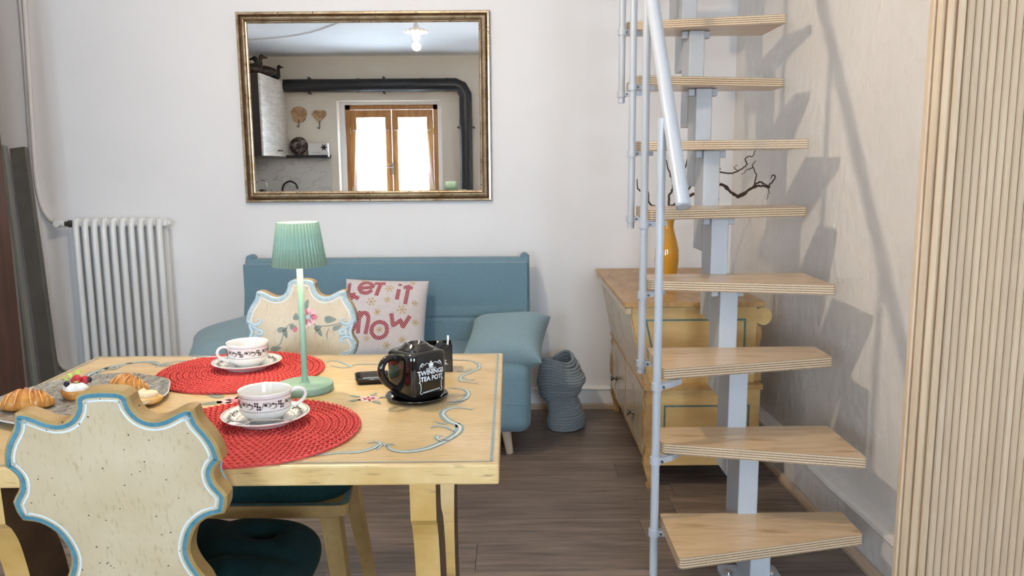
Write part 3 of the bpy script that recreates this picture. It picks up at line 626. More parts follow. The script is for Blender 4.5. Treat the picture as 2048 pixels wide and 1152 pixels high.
# ------------------------------------------------------------------ painted chairs
HALF = [(0, .933), (.018, .932), (.030, .929), (.0385, .9215), (.041, .905), (.051, .890), (.066, .8835), (.083, .886), (.103, .896), (.117, .9005), (.128, .899), (.133, .878), (.146, .857), (.1545, .838), (.158, .82), (.1585, .811), (.149, .802), (.1435, .790), (.146, .774), (.154, .761), (.1595, .751), (.157, .733), (.151, .7185), (.127, .713), (.107, .697), (.096, .675), (.0915, .65), (.098, .625), (.111, .60), (.117, .575), (.110, .55), (.09, .525), (.076, .50), (.070, .47), (.070, .435)]
TIPS = [0, 3, 10, 15, 20, 22, 34]
half = []
for a, b in zip(TIPS, TIPS[1:]):
    seg = crom(HALF[a:b+1], 3); half += seg[:-1]
half.append(HALF[-1])
OUT = half+[(-x, z) for x, z in half[::-1] if x > 1e-6]        # closed outline, clockwise
def inset(poly, d):
    n = len(poly); o = []
    for i in range(n):
        a, p, b = Vector(poly[i-1]), Vector(poly[i]), Vector(poly[(i+1) % n])
        e1, e2 = (p-a).normalized(), (b-p).normalized(); n1, n2 = Vector((e1.y, -e1.x)), Vector((e2.y, -e2.x))
        m = n1+n2; m = m.normalized() if m.length > 1e-6 else n1; o.append(tuple(p+m*d/max(.55, m.dot(n1))))
    return o
# which way is inward for this winding
_a = sum(OUT[i][0]*OUT[(i+1) % len(OUT)][1]-OUT[(i+1) % len(OUT)][0]*OUT[i][1] for i in range(len(OUT)))
SGN = 1 if _a < 0 else -1
LEAN = .19
def chair(loc, rz, label):
    # local: seat extends to -y, back board at y = 0 (front face), leaning to +y with height
    t = thing('painted_chair', label, 'chair', loc, rz, 'painted farmhouse chairs at the table')
    TB = .038; tilt = lambda x, y, z: (x, y+LEAN*(z-.75), z)
    edge = OUT; n = len(edge)
    bm = MB(); ch = .004
    rings = [(inset(edge, SGN*ch), 0), (edge, ch), (edge, TB-ch), (inset(edge, SGN*ch), TB)]
    vs = [tilt(x, y, z) for r, y in rings for x, z in r]
    bm.add(vs, [tuple(range(n)), tuple(range(4*n-1, 3*n-1, -1))], 0)
    [bm.add(vs, [(i+k*n, i+(k+1)*n, (i+1) % n+(k+1)*n, (i+1) % n+k*n) for i in range(n)], 2 if k == 0 else 1) for k in range(3)]
    back = obj('backrest', bm, [M['cream'], M['ochre'], M['chair_blue']], t)
    def face(y, lift):
        return lambda x, z: tilt(x, y+lift, z)
    for y, sg in ((TB, 1), (0, -1)):
        s = face(y, sg*.0006); s2 = face(y, sg*.0010)
        A, B = inset(edge, SGN*.0045), inset(edge, SGN*.0112)
        mb = MB(); vs = [s(*p) for p in A]+[s(*p) for p in B]; mb.add(vs, [(i, (i+1) % n, n+(i+1) % n, n+i) for i in range(n)])
        obj('painted_border', mb, M['blue_paint'] if sg > 0 else M['chair_blue'], back)
        A, B = inset(edge, SGN*.0145), inset(edge, SGN*.0175)
        mb = MB(); vs = [s(*p) for p in A]+[s(*p) for p in B]; mb.add(vs, [(i, (i+1) % n, n+(i+1) % n, n+i) for i in range(n)])
        obj('painted_line', mb, M['white_paint'], back)
    # flower spray and scrolls on the front face
    s = face(0, -.0007); s2 = face(0, -.0010); s3 = face(0, -.0013)
    cv = lambda x, y: ((x-890)*.000352, .933-(y-216)*.000366)
    sc = [[(450, 520), (480, 545), (520, 562), (555, 548), (562, 528), (540, 520)], [(478, 560), (540, 600), (575, 612), (562, 640), (522, 628)], [(462, 690), (500, 660), (548, 664), (562, 690), (530, 702)], [(468, 560), (492, 620), (465, 690)], [(460, 740), (500, 785), (550, 790), (580, 812)], [(500, 330), (540, 420), (475, 500)]]
    for mir in (1, -1):
        for p in sc[:-1]:
            mb = MB().ribbon([(mir*cv(*q)[0], cv(*q)[1]) for q in p], .010, s, 0); mb.ribbon([(mir*cv(*q)[0], cv(*q)[1]+.001) for q in p], .003, s2, 1)
            obj('painted_scroll', mb, [M['chair_blue'], M['white_paint']], back)
    mb = MB()
    for p in ([(1000, 570), (1100, 575), (1180, 560), (1270, 540)], [(840, 550), (780, 575), (740, 660), (720, 710), (640, 755)], [(1120, 590), (1100, 640), (1108, 682)], [(940, 445), (938, 400)], [(990, 545), (1020, 600), (1000, 640)]): mb.ribbon([cv(*q) for q in p], .0025, s)
    for x, y, l_, w_, an in ((935, 405, 40, 18, 70), (740, 600, 42, 20, 10), (765, 632, 38, 18, -70), (690, 745, 42, 20, 10), (1130, 525, 48, 26, 0), (1188, 585, 42, 18, 25), (1030, 590, 32, 20, 20), (1045, 625, 34, 15, -60), (850, 500, 30, 22, 90), (828, 580, 28, 20, 0), (915, 655, 22, 14, 90)):
        mb.blob(*cv(x, y), l_*.00036, w_*.00036, R(an), s, leaf=True)
    obj('painted_leaves', mb, M['leaf_paint'], back)
    mb = MB(); fx, fy = 948, 505
    for i in range(9):
        a = 2*pi*i/9; mb.blob(*cv(fx+42*cos(a), fy+42*sin(a)), .012, .0075, -a, s2, 0 if i % 3 else 1, leaf=False)
    mb.blob(*cv(fx, fy), .007, .007, 0, s3, 2); mb.blob(*cv(845, 600), .008, .006, 1, s2, 1); mb.blob(*cv(925, 575), .010, .007, 1.4, s2, 0)
    obj('painted_flower', mb, [M['pink_paint'], M['pink_deep'], M['chair_blue']], back)
    # worm holes on the rear face
    mb = MB(); rn = random.Random(3); sh = face(TB, .0007)
    for i in range(46):
        x, z = rn.uniform(-.14, .14), rn.uniform(.62, .92); 
        if abs(x) < .09 or .74 < z < .87: mb.blob(x, z, rn.uniform(.0008, .0016), rn.uniform(.0008, .0014), 0, sh, n=8)
    obj('worm_holes', mb, M['rubber'], back, kind='stuff')
    # seat: shaped plank, tapered to the back, with a blue edge line
    sp = fillet([(-.21, -.43), (.21, -.43), (.165, .03), (-.165, .03)], .03)
    obj('seat', MB().prism(sp, .425, .452, 'z'), M['ochre'], t)
    A, B = inset(sp, .004*(1 if sum(sp[i][0]*sp[(i+1) % len(sp)][1]-sp[(i+1) % len(sp)][0]*sp[i][1] for i in range(len(sp))) < 0 else -1)), inset(sp, .014*(1 if sum(sp[i][0]*sp[(i+1) % len(sp)][1]-sp[(i+1) % len(sp)][0]*sp[i][1] for i in range(len(sp))) < 0 else -1))
    m_ = len(sp); obj('seat_border', MB().add([(x, y, .4526) for x, y in A]+[(x, y, .4526) for x, y in B], [(i, (i+1) % m_, m_+(i+1) % m_, m_+i) for i in range(m_)]), M['blue_paint'], t)
    for sx in (-1, 1):
        for y, dy in ((-.36, -.05), (-.03, .05)):
            xa = sx*(.15 if y < -.1 else .12); pa_ = [(-.019, -.019), (.019, -.019), (.019, .019), (-.019, .019)]
            mb = MB(); lo = [(xa+sx*.055+p[0]*.75, y+dy+p[1]*.75, 0) for p in pa_]; hi = [(xa+p[0]*1.25, y+p[1]*1.25, .425) for p in pa_]
            mb.add(lo+hi, [(3, 2, 1, 0), (4, 5, 6, 7), (0, 1, 5, 4), (1, 2, 6, 5), (2, 3, 7, 6), (3, 0, 4, 7)]); obj('leg', mb, M['ochre'], t)
    for y in (-.36, -.03): obj('batten', MB().box(-.17, .17, y-.03, y+.03, .402, .4245, bev=.003), M['ochre'], t)
    return t
def seat_cushion(loc, rz, label):
    t = thing('seat_cushion', label, 'cushion', loc, rz, 'dark green chair cushions')
    W_, D_ = .43, .43; tufts = [(-.095, -.095), (.095, -.095), (-.095, .095), (.095, .095), (0, 0)]
    def prof_(x, y):
        u, v = 2*x/W_, 2*y/D_; h = .074*(max(0, 1-abs(u)**4)*max(0, 1-abs(v)**4))**.45
        for a, b in tufts: h -= .034*math.exp(-(((x-a)**2+(y-b)**2)/.0009))*min(1, h/.04)
        h -= .008*math.exp(-(x/.018)**2)*(h/.06)
        h -= .008*math.exp(-(y/.018)**2)*(h/.06)
        return h
    mb = MB()
    def pt(u, v, top):
        x, y = W_/2*sin((u-.5)*pi), D_/2*sin((v-.5)*pi)
        sc_ = 1-.05*(1-abs(2*x/W_)**2)*abs(2*y/D_)**4-.05*(1-abs(2*y/D_)**2)*abs(2*x/W_)**4
        cu, cw = sqrt(1-.30*(2*y/D_)**4), sqrt(1-.30*(2*x/W_)**4)
        return (x*sc_*cu, y*sc_*cw, .022+prof_(x, y)*.9 if top else .022-min(.021, prof_(x, y)*.6))
    mb.grid(lambda u, v: pt(u, v, 1), 44, 44); mb.grid(lambda u, v: pt(u, v, 0), 24, 24, flip=True)
    obj('cover', mb, M['green_cushion'], t)
    for a, b in tufts: obj('tuft_button', MB().lathe([(.001, .012), (.007, .010), (.010, .004), (.010, 0)], 12, (a, b, .022+prof_(a, b)*.9-.004)), M['green_cushion'], t)
    for sx in (-1, 1): obj('tie', MB().tube([(sx*.17, .17, .02), (sx*.19, .19, .012), (sx*.20, .205, .006)], .004, 6), M['green_cushion'], t)
    return t
CX = -.601
chair((CX, 1.205, 0), pi+R(3.5), 'painted chair seen from behind, plain board with blue scalloped edge')
seat_cushion((CX+.008, 1.205+.218, .452), pi, 'dark green tufted cushion on seat of the chair seen from behind')
chair((CX, 2.25, 0), 0, 'painted chair with pink flower spray, facing us across the table')
seat_cushion((CX, 2.25-.222, .452), 0, 'dark green tufted cushion on seat of flower painted chair across table')

# ------------------------------------------------------------------ things on the table
def placemat(x, y, label):
    t = thing('placemat', label, 'placemat', (x, y, TZ), group='round red woven placemats')
    mb = MB(); n = 14; rad = .197; w_ = rad/n
    obj('backing', MB().lathe([(.0005, .001), (rad-.004, .001), (rad-.004, .0035), (.0005, .0035)], 72, fn=None), M['red_mat'], t)
    for i in range(n):
        r = w_*(i+.5); k = max(8, int(2*pi*r/.0125)); me = MB()
        # plaited ring: two offset rows of slanted strands
        for j in range(k):
            for s_ in (-1, 1):
                a = 2*pi*(j+(.5 if s_ > 0 else 0))/k; da = 2*pi/k*.62
                P = []
                for q in range(4):
                    f = q/3-.5; aa = a+da*f*1.5; rr_ = r+s_*w_*.24+s_*f*w_*.34; P.append((rr_*cos(aa), rr_*sin(aa), .0042+.0016*cos(f*pi)))
                me.tube(P, [.0009, .0021, .0021, .0009], 5, caps=False)
        obj('plaited_ring', me, M['red_mat'], t)
    return t
t0 = placemat(-.482, 1.455, 'round red woven placemat at table front under the nearer cup')
t1 = dup(t0); t1.location = (-.653, 1.900, TZ); t1['label'] = 'round red woven placemat at the back under the farther cup'; t1.rotation_euler = (0, 0, .4)
MZ = TZ+.0068
SAUCER_P = [(.0005, .002), (.045, .002), (.047, 0), (.050, 0), (.051, .003), (.070, .010), (.0825, .0165), (.083, .018), (.081, .0185), (.068, .0125), (.050, .0065), (.028, .006), (.0265, .0045), (.0005, .0045)]
def scroll_band(put, n, hw, m1, m2, mb):
    # repeated scroll motif; put(u, v) maps u in turns, v in -1..1
    for i in range(n):
        u0 = i/n; du = 1/n
        mb.ribbon([(u0+du*a, b) for a, b in ((.02, -.5), (.12, .35), (.30, .45), (.40, 0), (.33, -.3), (.25, -.05))], .0, lambda x, y: put(x, y)) if False else None
        for pts, wd, mm in (([(.02, -.55), (.14, .3), (.32, .5), (.42, .1), (.34, -.25), (.26, 0)], .20, m2), ([(.40, -.5), (.52, -.65), (.66, -.2), (.60, .3), (.50, .1)], .16, m2), ([(.12, .55), (.2, .2), (.22, -.1)], .26, m1), ([(.5, .5), (.56, .2), (.7, .25)], .28, m1)):
            P = crom([(u0+du*a, b) for a, b in pts], 4); vs = []
            for q, p in enumerate(P):
                a_, b_ = P[max(q-1, 0)], P[min(q+1, len(P)-1)]; dx, dy = (b_[0]-a_[0])/du, b_[1]-a_[1]; l_ = math.hypot(dx, dy) or 1
                kk = wd*.5*sin(pi*min(max(q/(len(P)-1), .08), .92))
                vs += [put(p[0]-dy/l_*kk*du*.6, p[1]+dx/l_*kk), put(p[0]+dy/l_*kk*du*.6, p[1]-dx/l_*kk)]
            mb.add(vs, [(2*q, 2*q+1, 2*q+3, 2*q+2) for q in range(len(P)-1)], mm)
        for a, b, r in ((.82, .3, .14), (.92, -.35, .14)):      # four-petal crosses
            for c in range(4):
                an = c*pi/2+.78; x, y = a+.07*cos(an), b+.30*sin(an); P = [put(u0+du*(x+.05*cos(t)), y+.2*sin(t)) for t in [2*pi*e/6 for e in range(6)]]; mb.add(P, [tuple(range(6))], m1)
    return mb
def saucer():
    t = thing('saucer', '', 'saucer', (0, 0, 0), group='patterned saucers'); obj('dish', MB().lathe(SAUCER_P, 64), M['porcelain'], t)
    def put(u, v):
        r = .0655+.0085*v; z = .0125+(r-.068)*.46+.0011; a = 2*pi*u; return (r*cos(a), r*sin(a), z)
    mb = scroll_band(put, 14, .008, 0, 1, MB())
    for r in (.0785, .053): mb.add([(q*cos(2*pi*i/72), q*sin(2*pi*i/72), (.0125+(q-.068)*.46+.0010) if r > .06 else .0085) for q in (r, r+.0009) for i in range(72)], [(i, (i+1) % 72, 72+(i+1) % 72, 72+i) for i in range(72)], 1)
    obj('painted_band', mb, [M['cup_black'], M['cup_grey']], t); return t
CUP_P = [(.0005, .004), (.026, .004), (.027, 0), (.030, 0), (.031, .004), (.037, .008), (.0465, .017), (.0485, .024), (.0495, .055), (.0505, .0585), (.0495, .0595), (.0475, .055), (.0465, .024), (.043, .016), (.030, .009), (.0005, .008)]
def cup():
    t = thing('teacup', '', 'cup', (0, 0, 0), group='patterned teacups'); obj('bowl', MB().lathe(CUP_P, 64), M['porcelain'], t)
    obj('handle', MB().tube(crom([(.047, 0, .049), (.058, 0, .055), (.071, 0, .052), (.076, 0, .042), (.070, 0, .031), (.058, 0, .023), (.046, 0, .0215)], 5), [.0042]*31, 10, sq=.8), M['porcelain'], t)
    def cr(z): return .0485+(.0010)*(z-.024)/.031+.0005
    def put(u, v): z = .0385+.0105*v; a = 2*pi*u; return (cr(z)*cos(a), cr(z)*sin(a), z)
    mb = scroll_band(put, 7, .01, 0, 1, MB())
    for z, s_ in ((.0518, 1), (.0262, -1)):
        for i in range(64):      # dotted and scalloped border lines
            a = i/64; mb.add([put(a+.001+.011*q/6, (z-.0385-s_*.0009*sin(pi*q/6)+e)/.0105) for q in range(7) for e in (-.0005, .0005)], [(2*q, 2*q+1, 2*q+3, 2*q+2) for q in range(6)], 0)
    obj('painted_band', mb, [M['cup_black'], M['cup_grey']], t); return t
def spoon():
    t = thing('teaspoon', '', 'spoon', (0, 0, 0), group='steel teaspoons')
    mb = MB(); P = [(-.066, .001, .003), (-.062, .006, .002), (-.052, .0105, .0), (-.040, .0115, -.0008), (-.028, .008, .001), (-.020, .003, .004), (-.005, .0022, .0062), (.03, .0025, .007), (.055, .0038, .0062), (.062, .0035, .006)]
    P = crom(P, 4); vs = []
    for x, hw, z in P:
        for j in range(7): f = j/3-1; dip = .0032*(1-f*f) if hw > .005 else 0; vs.append((x, hw*f, z+.003-dip))
        for j in range(7): f = 1-j/3; dip = .0032*(1-f*f) if hw > .005 else 0; vs.append((x, hw*f, z+.0018-dip))
    n = 14; mb.add(vs, [(i*n+j, i*n+(j+1) % n, (i+1)*n+(j+1) % n, (i+1)*n+j) for i in range(len(P)-1) for j in range(n)]+[tuple(range(n)), tuple((len(P)-1)*n+q for q in range(n))[::-1]], 0, True)
    obj('body', mb, M['spoon'], t); return t
s1 = saucer(); s1.location = (-.474, 1.497, MZ); s1['label'] = 'white saucer with dark scroll border under the nearer teacup'
s2 = dup(s1); s2.location = (-.648, 1.925, MZ); s2['label'] = 'white saucer with dark scroll border under the farther teacup'
c1 = cup(); c1.location = (-.474, 1.499, MZ+.0048); c1.rotation_euler = (0, 0, .35); c1['label'] = 'nearer white teacup with dark scroll band, handle to the right'
c2 = dup(c1); c2.location = (-.645, 1.925, MZ+.0048); c2.rotation_euler = (0, 0, pi+.75); c2['label'] = 'farther white teacup with dark scroll band, handle to the left'
p1 = spoon(); p1.location = (-.462, 1.432, MZ+.0145); p1.rotation_euler = (0, 0, -.03); p1['label'] = 'steel teaspoon lying on front of the nearer saucer'
p2 = dup(p1); p2.location = (-.722, 1.935, MZ+.0155); p2.rotation_euler = (0, 0, pi+.12); p2['label'] = 'steel teaspoon resting on the farther saucer, handle to the left'
# lamp
LX, LY = -.459, 1.738
la = thing('table_lamp', 'sage green cordless table lamp with pleated shade, lit', 'lamp', (LX, LY, TZ))
obj('base', MB().lathe([(.0005, 0), (.060, 0), (.0615, .002), (.0615, .0145), (.060, .0165), (.0005, .0168)], 64), M['lamp_green'], la)
obj('stem', MB().lathe([(.014, .0167), (.0095, .0195), (.0072, .026), (.0068, .06), (.0068, .300), (.0005, .301)], 24), M['lamp_green'], la)
NPL = 42
def pleat(r, z, a): return (r*(1+.030*cos(NPL*a)), z)
obj('shade', MB().lathe([(.0575, .279), (.0440, .3735), (.0425, .3735), (.0560, .279)], NPL*6, fn=pleat, closed=True), M['lamp_green'], la)
obj('shade_holder', MB().box(-.042, .042, -.003, .003, .352, .356).box(-.003, .003, -.042, .042, .352, .356).cyl((0, 0, .30), (0, 0, .356), .004, n=10), M['lamp_green'], la)
obj('diffuser', MB().lathe([(.0005, .3585), (.040, .3585), (.040, .3645), (.0005, .3645)], 32), M['led'], la)
ld = bpy.data.lights.new('lamp_light', 'POINT'); ld.energy = TABLE_LAMP_W; ld.color = (1, .80, .48); ld.shadow_soft_size = .02
lo = bpy.data.objects.new('lamp_light', ld); COL.objects.link(lo); lo.parent = la; lo.location = (0, 0, .345)
# teapot: rounded-square body
TPX, TPY, TPZ = -.202, 1.668, TZ+.0052
PA = R(-47)          # direction of the lettered face
def sq(a, r, n=4.2): return r/((abs(cos(a))**n+abs(sin(a))**n)**(1/n))
tp = thing('teapot', 'black glazed square teapot with white lettering and crest', 'teapot', (TPX, TPY, TPZ), PA)
def bodyfn(r, z, a): return (sq(a, r) if z < .099 else r*(1+.0*a), z)
prof = [(.0005, .001), (.036, .001), (.041, .003), (.0445, .010), (.0462, .022), (.0468, .05), (.0467, .082), (.0462, .090), (.0445, .0945), (.040, .0965)]
mb = MB().lathe(prof, 72, fn=lambda r, z, a: (sq(a, r), z)); mb.lathe([(.040, .0965), (.036, .0985), (.0338, .0985), (.0335, .094), (.0005, .094)], 72, fn=lambda r, z, a: (sq(a, r, 4.2 if z == .0965 else (3 if r > .035 else 2)), z))
obj('body', mb, M['black_glaze'], tp)
obj('lid', MB().lathe([(.033, .0955), (.0355, .0985), (.034, .1005), (.028, .1035), (.0215, .1095), (.0190, .1105), (.0160, .1095), (.0125, .1055), (.008, .1035), (.0005, .103)], 48), M['black_glaze'], tp)
tp.scale = (1.08, 1.08, 1.06)
hd = -pi/2    # handle leaves the side to the left of the lettered face
def hp(r, z): return (r*cos(hd), r*sin(hd), z)
obj('handle', MB().tube(crom([hp(.042, .082), hp(.058, .089), hp(.075, .085), hp(.083, .069), hp(.078, .050), hp(.062, .033), hp(.042, .020)], 6), [.0075, .0075]+[.0068]*33+[.008, .009], 12), M['black_glaze'], tp)
obj('spout', MB().tube(crom([hp(-.040, .060), hp(-.053, .075), hp(-.060, .090), hp(-.068, .097)], 5), [.015]*4+[.0125]*5+[.0105]*7, 14), M['black_glaze'], tp)
def on_pot(x, y, lift=.0006):
    # x across the lettered face, y up
    a = atan2(x, .047); r = sq(a, .0467)+lift; 
    a2 = math.asin(max(-1, min(1, x/r))) if abs(x) < r else a
    for _ in range(4): r = sq(a2, .0467)+lift; a2 = math.asin(max(-.99, min(.99, x/r)))
    return (r*cos(a2), r*sin(a2), y)
def pot_text(txt, size, y, bold):
    mb = text_mb(txt, size, bold); mb.v = [on_pot(p[0], p[1]+y+p[0]*.0) for p in mb.v]; return mb
obj('lettering', pot_text('TWININGS', .0128, .0545, .00035), M['print_white'], tp); obj('lettering', pot_text('TEA POT', .0125, .0425, .00035), M['print_white'], tp)
mb = MB()
for s_ in (-1, 1):
    mb.ribbon([(s_*.022, .060), (s_*.0255, .056), (s_*.027, .050), (s_*.0255, .044), (s_*.028, .041), (s_*.025, .038), (s_*.0245, .026), (s_*.026, .021), (s_*.024, .0175), (s_*.020, .019)], .0014, on_pot)
    mb.ribbon([(s_*.005, .0755), (s_*.010, .0775), (s_*.016, .075), (s_*.020, .0785), (s_*.025, .0735), (s_*.026, .067)], .0015, on_pot)
    mb.ribbon([(s_*.016, .0755), (s_*.021, .072), (s_*.0235, .0745), (s_*.019, .077)], .0012, on_pot)
mb.ribbon([(-.021+.0042*i*.5, .0195+(.0016 if i % 2 else -.0012)+i*.00012) for i in range(21)], .0009, on_pot, taper=False)
for z in (.0665, .0648, .0632): mb.ribbon([(-.012, z), (0, z+.0003), (.012, z)], .0007, on_pot, taper=False)
obj('printed_frame', mb, M['print_white'], tp)
mb = MB()
for x, y, a, b in ((0, .0735, .0042, .0048), (0, .0795, .0022, .0014), (-.0042, .0735, .0014, .0035), (.0042, .0735, .0014, .0035), (0, .0685, .006, .0009)): mb.blob(x, y, a, b, 0, on_pot, n=12)
obj('printed_crest', mb, M['print_white'], tp)
o = obj('teapot_stand', MB().lathe([(.0005, 0), (.055, 0), (.060, .0015), (.0665, .008), (.0670, .0105), (.0650, .0108), (.059, .0055), (.053, .0048), (.0005, .0048)], 64), M['black_glaze']); o.location = (TPX, TPY, TZ); tag(o, 'round black glazed stand dish beneath the teapot', 'dish')
# small black dish
t = thing('tea_bag_rest', 'small black rectangular glazed dish left of the teapot', 'dish', (-.322, 1.812, TZ), R(12))
def rr_poly(w_, d_, r): return fillet([(-w_/2, -d_/2), (w_/2, -d_/2), (w_/2, d_/2), (-w_/2, d_/2)], r)
rings = [(rr_poly(.070, .060, .012), 0), (rr_poly(.078, .068, .014), .010), (rr_poly(.080, .070, .014), .0145), (rr_poly(.076, .066, .013), .0150), (rr_poly(.070, .060, .012), .0075), (rr_poly(.06, .05, .01), .0055)]
nn = len(rings[0][0]); mb = MB().add([(x, y, z) for p, z in rings for x, y in p], [(i+k_*nn, (i+1) % nn+k_*nn, (i+1) % nn+(k_+1)*nn, i+(k_+1)*nn) for k_ in range(5) for i in range(nn)], 0, True)
mb.add([(x, y, 0) for x, y in rings[0][0]], [tuple(range(nn))[::-1]]).add([(x, y, rings[-1][1]) for x, y in rings[-1][0]], [tuple(range(nn))]); obj('body', mb, M['black_glaze'], t)
mb = MB()
for q in range(4): mb.box(-.022, .022, -.014+.008*q, -.0125+.008*q, .0053, .0060)
obj('printed_lines', mb, M['print_white'], t)
# tea box behind the pot
t = thing('tea_box', 'black open tea box with white lettering behind the teapot', 'box', (-.193, 1.915, TZ), R(5))
bw, bd, bh = .098, .055, .066
mb = MB().box(-bw/2, bw/2, -bd/2, bd/2, 0, .003, bev=.001)
for a in ((-bw/2, bw/2, -bd/2, -bd/2+.003), (-bw/2, bw/2, bd/2-.003, bd/2), (-bw/2, -bw/2+.003, -bd/2, bd/2), (bw/2-.003, bw/2, -bd/2, bd/2)): mb.box(*a, 0, bh)
obj('body', mb, M['black_glaze'], t)
tm = text_mb('TWININGS.', .0165, .0004); obj('lettering', MB().add([(p[0]-.004, -bd/2-.0006, p[1]+.018) for p in tm.v], tm.f), M['print_white'], t)
for x, a, h_, lb in ((.034, .12, .080, 'white paper tea sachet at right end of black tea box, poking up highest'), (.012, .05, .066, 'white paper tea sachet sunk low in the middle of the black tea box')):
    o = obj('sachet', MB().box(-.002, .002, -.022, .022, 0, h_-.004), M['paper']); o.location = (-.193+x*cos(R(5)), 1.915+x*sin(R(5)), TZ+.0034); o.rotation_euler = (0, a*.6, R(5)); tag(o, lb, 'sachet', 'sachets in the tea box')
# embossed platter with pastries
PXc, PYc = -.912, 1.66
pt_ = thing('platter', 'round grey embossed serving platter at the left of the table', 'platter', (PXc, PYc, TZ+.001))
NO = 48; oc = lambda s_: [(.172*s_*(1+.022*cos(8*a))*cos(a), .190*s_*(1+.022*cos(8*a))*sin(a)) for a in [2*pi*i/NO for i in range(NO)]]
rings = [(oc(.80), 0), (oc(.82), .002), (oc(.985), .010), (oc(1), .012), (oc(.985), .0135), (oc(.82), .0065), (oc(.80), .0055)]
mb = MB().add([(x, y, z) for p, z in rings for x, y in p], [(i+k_*NO, (i+1) % NO+k_*NO, (i+1) % NO+(k_+1)*NO, i+(k_+1)*NO) for k_ in (0, 1, 4, 5) for i in range(NO)], 0)
mb.add([(x, y, 0) for x, y in rings[0][0]], [tuple(range(NO))[::-1]]).add([(x, y, rings[-1][1]) for x, y in rings[-1][0]], [tuple(range(NO))])
obj('dish', mb, M['pewter'], pt_)
mb = MB().add([(x, y, z) for p, z in rings for x, y in p], [(i+k_*NO, (i+1) % NO+k_*NO, (i+1) % NO+(k_+1)*NO, i+(k_+1)*NO) for k_ in (2, 3) for i in range(NO)], 0); obj('rim', mb, M['dish_rim'], pt_)
def croissant(loc, rz, sc_, label):
    t = thing('croissant', label, 'croissant', loc, rz, 'croissants on the platter')
    NS = 60; mb = MB(); vs = []; n = 26
    def at(f):
        a = (f-.5)*2.5; c = Vector((sin(a)*.058, -(cos(a))*.050+.03, 0)); return c
    for i in range(NS+1):
        f = i/NS; g = abs(f-.5)*2; r = .034*(1-g**2.2)**.75+.004
        st_ = (g*3.6) % 1.0; r *= .84+.25*(1-st_)**1.3
        c = at(f); tdir = (at(min(1, f+.01))-at(max(0, f-.01))).normalized(); nrm = Vector((-tdir.y, tdir.x, 0))
        for j in range(n):
            b = 2*pi*j/n; q = c+nrm*cos(b)*r*1.02+Vector((0, 0, 1))*(sin(b)*r*(1 if sin(b) > 0 else .55)); q.z += r*.55+.004*0; vs.append(q*sc_)
    mb.add(vs, [(i*n+j, i*n+(j+1) % n, (i+1)*n+(j+1) % n, (i+1)*n+j) for i in range(NS) for j in range(n)]+[tuple(range(n))[::-1], tuple(NS*n+j for j in range(n))], 0, True)
    body = obj('body', mb, M['crust'], t)
    for s_ in (-1, 1):
        for lv in (.20, .45, .70):     # pale layer edges winding round the body
            f0 = .5+s_*lv/2; P = []
            for j in range(15):
                b = .15+2.8*j/14; f = f0+s_*.035*sin(b*2)*.6; g = abs(f-.5)*2; r = (.034*(1-g**2.2)**.75+.004)*1.02
                c = at(f); td = (at(min(1, f+.01))-at(max(0, f-.01))).normalized(); nr = Vector((-td.y, td.x, 0)); q = c+nr*cos(b)*r*1.02+Vector((0, 0, sin(b)*r+r*.55)); P.append(q*sc_)
            obj('layer_edge', MB().tube(P, .0013*sc_, 6), M['crust_pale'], body)
    return t
PZ = TZ+.0057
croissant((-.992, 1.60, PZ), R(18), .74, 'golden croissant at the near left of the platter')
croissant((-.838, 1.722, PZ), R(-12), .68, 'golden croissant behind the chair crest at right of platter')
t = thing('berry_tart', 'small pastry with whipped cream, strawberries, blueberries and leaves', 'pastry', (-.930, 1.672, PZ)); t.scale = (.78, .78, .78)
obj('crust', MB().lathe([(.0005, 0), (.030, 0), (.037, .010), (.040, .022), (.037, .027), (.030, .026), (.0005, .022)], 36, fn=lambda r, z, a: (r*(1+.03*cos(9*a)), z)), M['crust'], t)
obj('cream', MB().lathe([(.033, .025), (.034, .030), (.031, .037), (.023, .043), (.012, .046), (.0005, .0465)], 32, fn=lambda r, z, a: (r*(1+.05*cos(5*a+z*60)), z)), M['cream_food'], t)
for x, y, z, s_, a in ((.002, -.004, .044, 1.05, .3), (.022, .006, .040, .85, 2.2)):
    mb = MB().lathe([(.0005, -.014), (.006, -.011), (.0115, -.002), (.0125, .006), (.009, .012), (.0005, .0135)], 20); mb.xf(Matrix.Translation((x, y, z+.008)) @ Matrix.Rotation(a, 4, 'Z') @ Matrix.Rotation(1.15, 4, 'Y') @ Matrix.Scale(s_, 4)); obj('strawberry', mb, M['strawberry'], t)
for x, y, z in ((-.014, -.022, .045), (.030, .010, .048)): obj('blueberry', MB().lathe([(.0005, -.0082), (.005, -.0066), (.0082, 0), (.0066, .005), (.004, .0074), (.003, .0066), (.0005, .006)], 18, (x, y, z)), M['blueberry'], t)
for x, y, z, a, s_ in ((-.018, .012, .052, 2.4, 1), (-.006, .018, .058, 1.7, 1), (.010, -.022, .046, -.7, .9), (-.024, .004, .046, 3.0, .8)):
    mb = MB(); pr = [(0, .002), (.006, .006), (.010, .0045), (.013, .008), (.017, .005), (.020, .006), (.025, 0)]
    vs = [(p, w_, .004*sin(p*130)) for p, w_ in pr]+[(p, -w_, .004*sin(p*130)) for p, w_ in pr[::-1][1:]]
    mb.add(vs+[(v[0], v[1], v[2]-.0008) for v in vs], [tuple(range(len(vs))), tuple(range(len(vs), 2*len(vs)))[::-1]]+[(i, (i+1) % len(vs), len(vs)+(i+1) % len(vs), len(vs)+i) for i in range(len(vs))])
    mb.xf(Matrix.Translation((x, y, z)) @ Matrix.Rotation(a, 4, 'Z') @ Matrix.Rotation(-.5, 4, 'Y') @ Matrix.Scale(s_, 4)); obj('leaf', mb, M['berry_leaf'], t)
